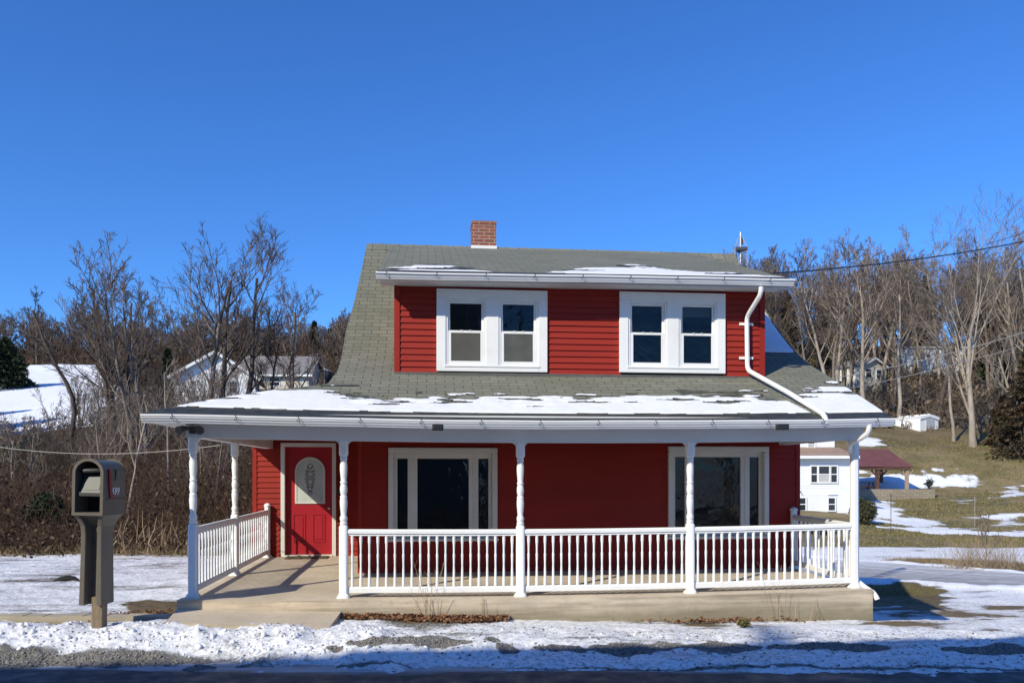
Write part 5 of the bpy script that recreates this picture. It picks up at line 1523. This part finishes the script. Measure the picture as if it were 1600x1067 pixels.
mb = MB(); mb.quad((-4.9, 1.7, ztop-.05), (1.6, 1.7, ztop-.05), (1.6, 4.5, ztop+1.0), (-4.9, 4.5, ztop+1.0)); mb.quad((-4.9, 4.5, ztop+1.0), (1.6, 4.5, ztop+1.0), (1.6, 7.3, ztop-.05), (-4.9, 7.3, ztop-.05)); mb.build('roof', M['greyroof'], WH, solid=.06)
def px2x(px, D=47): return (px-1290)*D/FPX
for a, b, cu_ in ((1267, 1276, False), (1279, 1295, True), (1298, 1307, False)):
    win(WH, px2x(a), px2x(b), wz(753), wz(728.5), -.03, curtain=cu_, sash=True)
for a, b in ((1294, 1304), (1249.5, 1258)):
    win(WH, px2x(a), px2x(b), wz(797), wz(778), -.03)
for a, b in ((1252, 1262), (1282.5, 1292)):
    win(WH, px2x(a, 49), px2x(b, 49), wz(699, 49), wz(689, 49), 1.97, curtain=True)
mb = MB()
mb.bar((px2x(1293), -.06, wz(773)), (px2x(1301), -.35, wz(766)), .06, .03); mb.bar((px2x(1253), -.06, wz(773)), (px2x(1247), -.35, wz(766)), .06, .03)
mb.build('vent_flap', M['housewhite'], WH)

# pavilion
pvx, pvy = lat(1352, 60)
PV = thing('pavilion', 'open brown timber pavilion with a dull red metal roof on the snowy terrace', 'pavilion', (pvx, pvy, 0), -TH+.05)
k6 = 60/FPX
def pz(py, D=60): return CZ+(HY-py)*D/FPX
e0, e1, g0, g1 = -2.7, 2.65, -1.6, 1.85
ze, zr = pz(729), pz(701)
mb = MB()
mb.quad((e0, -1.7, ze), (e1, -1.7, ze), (g1, .4, zr), (g0, .4, zr)); mb.quad((e1, -1.7, ze), (e1, 2.5, ze), (g1, .4, zr)); mb.quad((e1, 2.5, ze), (e0, 2.5, ze), (g0, .4, zr), (g1, .4, zr)); mb.quad((e0, 2.5, ze), (e0, -1.7, ze), (g0, .4, zr))
mb.build('roof', M['paviroof'], PV, solid=.06)
mb = MB(); mb.box(e0+.1, e1-.1, -1.62, -1.50, ze-.24, ze-.07); mb.box(e0+.1, e1-.1, 2.3, 2.42, ze-.24, ze-.07); mb.box(e0+.1, e0+.22, -1.5, 2.3, ze-.24, ze-.07); mb.box(e1-.22, e1-.1, -1.5, 2.3, ze-.24, ze-.07); mb.build('beam', M['pavbrown'], PV)
for x, y in ((e1-.32, -1.45), (e0+.3, -1.45), (e1-.32, 2.2), (e0+.3, 2.2), (.15, -1.45), (-.6, 2.2)):
    mb = MB(); w = .10
    mb.box(x-w, x+w, y-w, y+w, gz(pvx+x, pvy+y)-.1, ze-.235)
    for sx in (-1, 1): mb.bar((x, y, ze-.75), (x+sx*.42, y, ze-.26), .09, .09)
    mb.build('post', M['palewood'] if x > 1 and y < 0 else M['pavbrown'], PV)
# picnic table under it
tx, ty = lat(1347, 60.5)
TB = thing('picnic_table', 'dark picnic table in the shade under the pavilion', 'table', (tx, ty, gz(tx, ty)))
mb = MB(); mb.box(-1.0, 1.0, -.4, .4, .70, .75); mb.build('tabletop', M['pavbrown'], TB)
for y in (-.68, .68):
    mb = MB(); mb.box(-1.0, 1.0, y-.14, y+.14, .42, .46); mb.build('bench', M['pavbrown'], TB)
for x in (-.7, .7):
    mb = MB(); mb.bar((x, -.65, 0), (x, -.2, .70), .08, .08); mb.bar((x, .65, 0), (x, .2, .70), .08, .08); mb.bar((x, -.75, .40), (x, .75, .40), .06, .08); mb.build('leg', M['pavbrown'], TB)
# stone retaining wall
mb = MB()
pts = [lat(p, 56.5) for p in (1330, 1352, 1374, 1396, 1418, 1440, 1461)]
us = 0
for (x0, y0), (x1, y1) in zip(pts, pts[1:]):
    L = sqrt((x1-x0)**2+(y1-y0)**2); zt = pz(764, 56.5); zb = min(gz(x0, y0), gz(x1, y1))-.4
    mb.quad((x0, y0, zb), (x1, y1, zb), (x1, y1, zt), (x0, y0, zt), uv=[(us, zb), (us+L, zb), (us+L, zt), (us, zt)])
    mb.quad((x0, y0, zt), (x1, y1, zt), (x1+.05, y1+.4, zt), (x0+.05, y0+.4, zt), uv=[(us, 0), (us+L, 0), (us+L, .12), (us, .12)])
    us += L
x1, y1 = pts[-1]; mb.quad((x1, y1, zb), (x1+.05, y1+.4, zb), (x1+.05, y1+.4, zt), (x1, y1, zt), uv=[(0, zb), (.4, zb), (.4, zt), (0, zt)])
tag(mb.build('retaining_wall', M['stone'], None), 'low tan stone retaining wall in front of the pavilion terrace', 'wall')
# small dark planter at the end of the wall
ux, uy = lat(1452, 56.7)
U = thing('planter', 'small dark urn planter on the right end of the stone wall', 'planter', (ux, uy, pz(764, 56.5)))
mb = MB(); mb.lathe([(.14, 0), (.16, .04), (.07, .09), (.07, .16), (.22, .34), (.25, .40), (.20, .40)], 0, 0, 12); mb.build('urn', M['dark'], U, smooth=True)
rng = np.random.default_rng(44); c = rng.normal(0, .12, (200, 3))+np.array([0, 0, .42]); a = unit(rng.normal(0, 1, (200, 3))); b = unit(np.cross(a, rng.normal(0, 1, (200, 3))))
npmesh('foliage', np.stack([c-a*.09, c+b*.04, c+a*.09, c-b*.04], 1).reshape(-1, 3), np.arange(800).reshape(-1, 4), M['needle'], U)
# thin stakes on the lawn
for px, D, py, lb in ((1392, 42, 772, 'thin metal stake at the snowy edge below the stone wall'), (1523, 45, 776, 'thin pale stake standing alone on the open lawn')):
    x, y = lat(px, D); z = gz(x, y); h = CZ+(HY-py)*D/FPX-z
    mb = MB(); mb.tube([(0, 0, -.1), (0.01, 0, h)], .018, 6); mb.tube([(-.06, 0, h*.97), (.06, 0, h*.97)], .014, 6)
    tag(mb.build('garden_stake', M['cable_pale'] if px > 1500 else M['dark'], None, loc=(x, y, z)), lb, 'stake')
# shed
def gable_house(name, label, cat, px, D, w, d, h, rh, rz, wm, rm, wins=(), doors=(), oh=.25, front='gable', zoff=0):
    x, y = lat(px, D); t = thing(name, label, cat, (x, y, gz(x, y)+zoff), -TH+rz)
    mb = MB(); b = -1.2
    # local: ridge along y for a gable front, along x otherwise
    if front == 'gable':
        mb.quad((-w/2, 0, b), (w/2, 0, b), (w/2, 0, h), (0, 0, h+rh), (-w/2, 0, h)); mb.quad((w/2, d, b), (-w/2, d, b), (-w/2, d, h), (0, d, h+rh), (w/2, d, h))
        mb.quad((w/2, 0, b), (w/2, d, b), (w/2, d, h), (w/2, 0, h)); mb.quad((-w/2, d, b), (-w/2, 0, b), (-w/2, 0, h), (-w/2, d, h))
        r = MB(); k = rh/(w/2)
        for sx in (-1, 1):
            r.quad((sx*(w/2+oh), -oh, h-k*oh+.03), (0, -oh, h+rh+.03), (0, d+oh, h+rh+.03), (sx*(w/2+oh), d+oh, h-k*oh+.03))
        tr_ = MB()
        for sx in (-1, 1): tr_.bar((sx*(w/2+oh), -oh-.02, h-k*oh-.07), (0, -oh-.02, h+rh-.07), .05, .22)
    else:
        mb.quad((-w/2, 0, b), (w/2, 0, b), (w/2, 0, h), (-w/2, 0, h)); mb.quad((w/2, d, b), (-w/2, d, b), (-w/2, d, h), (w/2, d, h))
        for sx in (-1, 1): mb.quad((sx*w/2, 0, b), (sx*w/2, d, b), (sx*w/2, d, h), (sx*w/2, d/2, h+rh), (sx*w/2, 0, h))
        r = MB(); k = rh/(d/2)
        r.quad((-w/2-oh, -oh, h-k*oh+.03), (w/2+oh, -oh, h-k*oh+.03), (w/2+oh, d/2, h+rh+.03), (-w/2-oh, d/2, h+rh+.03)); r.quad((-w/2-oh, d/2, h+rh+.03), (w/2+oh, d/2, h+rh+.03), (w/2+oh, d+oh, h-k*oh+.03), (-w/2-oh, d+oh, h-k*oh+.03))
        tr_ = MB(); tr_.box(-w/2-oh, w/2+oh, -oh-.05, -oh, h-k*oh-.15, h-k*oh+.03)
    mb.build('wall', M[wm], t); r.build('roof', M[rm], t, solid=.08); tr_.build('fascia', M['housewhite'], t)
    for a in wins: win(t, *a, 0)
    for a in doors:
        q = MB(); q.box(a[0], a[1], -.05, -.002, -.1, a[2])
        n = 5
        for i in range(n): q.box(a[0]+(a[1]-a[0])*(i+.1)/n, a[0]+(a[1]-a[0])*(i+.9)/n, -.065, -.0505, -.05, a[2]-.06)
        q.build('door', M['sheddoor'], t)
    return t
gable_house('garden_shed', 'small white metal garden shed with grey sliding door at the wood edge', 'shed', 1452, 79.5, 2.5, 3.4, 1.15, .26, .42, 'housewhite', 'housewhite', doors=((-.5, .62, 1.05),), oh=.05, zoff=.05)
gable_house('distant_house', 'white house with two windows half hidden among trees on the right hillside', 'house', 1366, 104, 4.6, 4, 2.4, 1.0, .5, 'cream', 'greyroof', wins=((-1.6, -.5, .8, 1.9), (.4, 1.5, .8, 1.9)), zoff=2.0)
gable_house('distant_house', 'long pale house behind trees high on the right hillside', 'house', 1462, 116, 8.6, 5, 2.8, .6, 0, 'housewhite', 'greyroof', wins=((-2.6, -1.6, 1, 2.2), (1.2, 2.2, 1, 2.2)), front='eave', zoff=2.2)
gable_house('distant_house', 'white gabled house partly hidden behind bare trees left of the porch roof', 'house', 336, 66, 6.2, 7, 2.3, 1.9, .25, 'housewhite', 'greyroof', wins=((1.1, 1.7, .9, 1.8),), oh=.4, zoff=.4)
gable_house('distant_house', 'low house with a wide grey roof right of the white gabled house', 'house', 428, 76, 6.4, 7, 1.7, 2.0, .05, 'cream', 'greyroof', wins=((-.4, .5, .5, 1.2),), front='eave', oh=.4, zoff=-.2)
gable_house('distant_house', 'small snowy-roofed outbuilding beside the utility pole left of the roof', 'house', 482, 82, 3.6, 4, 1.1, .8, -.1, 'cream', 'housewhite', oh=.3, zoff=.2)
# utility pole
x, y = lat(496, 92); z = gz(x, y)
UP = thing('utility_pole', 'thin pale utility pole with a transformer left of the roof edge', 'utility pole', (x, y, z))
hp = CZ+(HY-551)*92/FPX-z
mb = MB(); mb.tube([(0, 0, -.3), (0, 0, hp)], [.13, .09], 8); mb.build('pole', M['pole'], UP, smooth=True)
mb = MB(); mb.box(-.9, .9, -.14, -.03, hp-.35, hp-.25); mb.build('crossarm', M['pole'], UP)
mb = MB(); mb.lathe([(.16, hp-2.6), (.18, hp-2.55), (.18, hp-1.9), (.14, hp-1.85)], -.26, -.12, 10); mb.build('transformer', M['galv'], UP, smooth=True)

# long house added out of view behind the viewer to throw shade on the road
fx, fy = fromxr(-15.2, -7.5)
FH = thing('shade_house', 'long pale house added behind the viewer to shade the road', 'house', (fx, fy, -.4), -TH+.115)
RZ = 13.7
mb = MB(); w, d, h = 36, 9, RZ-4.2
for q in (((-w/2, -d/2), (w/2, -d/2)), ((w/2, -d/2), (w/2, d/2)), ((w/2, d/2), (-w/2, d/2)), ((-w/2, d/2), (-w/2, -d/2))):
    (a, b), (c, e) = q; mb.quad((a, b, -.5), (c, e, -.5), (c, e, h), (a, b, h))
mb.build('wall', M['cream'], FH)
mb = MB(); mb.quad((-w/2-.3, -d/2-.4, h-.1), (w/2+.3, -d/2-.4, h-.1), (w/2+.3, 0, RZ), (-w/2-.3, 0, RZ)); mb.quad((-w/2-.3, 0, RZ), (w/2+.3, 0, RZ), (w/2+.3, d/2+.4, h-.1), (-w/2-.3, d/2+.4, h-.1))
for sx in (-1, 1): mb.quad((sx*w/2, -d/2, h), (sx*w/2, d/2, h), (sx*w/2, 0, RZ-.1))
mb.build('roof', M['greyroof'], FH, solid=.1)
for i in range(7):
    mbx = -w/2+2.5+i*4.8
    for z in (1.4, 4.4, 7.2):
        mb = MB(); mb.box(mbx-.06, mbx+1.26, d/2+.001, d/2+.06, z-.06, z+1.56); ww = mb.build('window', M['housewhite'], FH)
        mb = MB(); mb.quad((mbx, d/2+.064, z), (mbx+1.2, d/2+.064, z), (mbx+1.2, d/2+.064, z+1.5), (mbx, d/2+.064, z+1.5)); mb.build('pane', M['darkglass'], ww)

for i in range(11):  # bare trees added out of view to dapple the edge of the road shade
    x, y = fromxr(-31+3.3*i+random.uniform(-.8, .8), -12.5+.115*(-31+3.3*i+15)+random.uniform(-1, 1))
    q = 1.02+.08*random.random()
    clone(rp[i % 5], (x, y, -.5), random.uniform(0, 6.28), (q*1.15, q*1.15, q), label='unseen bare tree added behind the viewer to soften the road shade', group='added trees softening the road shade')

# ------------------------------------------------------------------ light, sky, camera
EL = radians(33.2); AZ = radians(226.1)
sd = Vector((sin(AZ)*cos(EL), cos(AZ)*cos(EL), sin(EL)))
ld = bpy.data.lights.new('sun', 'SUN'); ld.energy = 4.5; ld.angle = radians(.53); ld.color = (1., .935, .76)
so = bpy.data.objects.new('sun', ld); COL.objects.link(so); so.rotation_euler = (-sd).to_track_quat('-Z', 'Y').to_euler()
w = bpy.data.worlds.new('World'); sc.world = w; w.use_nodes = True
nt = w.node_tree; bg = nt.nodes['Background']; st = nt.nodes.new('ShaderNodeTexSky'); st.sky_type = 'NISHITA'
st.sun_disc = False; st.sun_elevation = EL; st.sun_rotation = AZ; st.altitude = 300; st.air_density = 1.0; st.dust_density = .2; st.ozone_density = 3.0
bg.inputs[1].default_value = .10
hs = nt.nodes.new('ShaderNodeHueSaturation'); hs.inputs['Saturation'].default_value = 1.12
tn = nt.nodes.new('ShaderNodeMix'); tn.data_type = 'RGBA'; tn.blend_type = 'MULTIPLY'; tn.inputs[0].default_value = 1; tn.inputs[7].default_value = (.62, 1.08, 1.72, 1)
nt.links.new(st.outputs[0], hs.inputs['Color']); nt.links.new(hs.outputs[0], tn.inputs[6]); nt.links.new(tn.outputs[2], bg.inputs[0])
cam = bpy.data.cameras.new('camera'); co = bpy.data.objects.new('camera', cam); COL.objects.link(co)
co.location = (CX, CY, CZ); co.rotation_euler = (pi/2, 0, -TH)
cam.sensor_width = 36; cam.lens = 36*FPX/1600; cam.shift_y = (HY-533.5)/1600; cam.clip_start = .05; cam.clip_end = 2000
sc.camera = co
sc.view_settings.view_transform = 'Standard'; sc.view_settings.look = 'None'; sc.view_settings.exposure = .15; sc.view_settings.gamma = 1
sc.render.resolution_x = 1024; sc.render.resolution_y = 682
sc.cycles.max_bounces = 6; sc.cycles.transparent_max_bounces = 12
sc.cycles.use_denoising = True
print('balusters', NB)
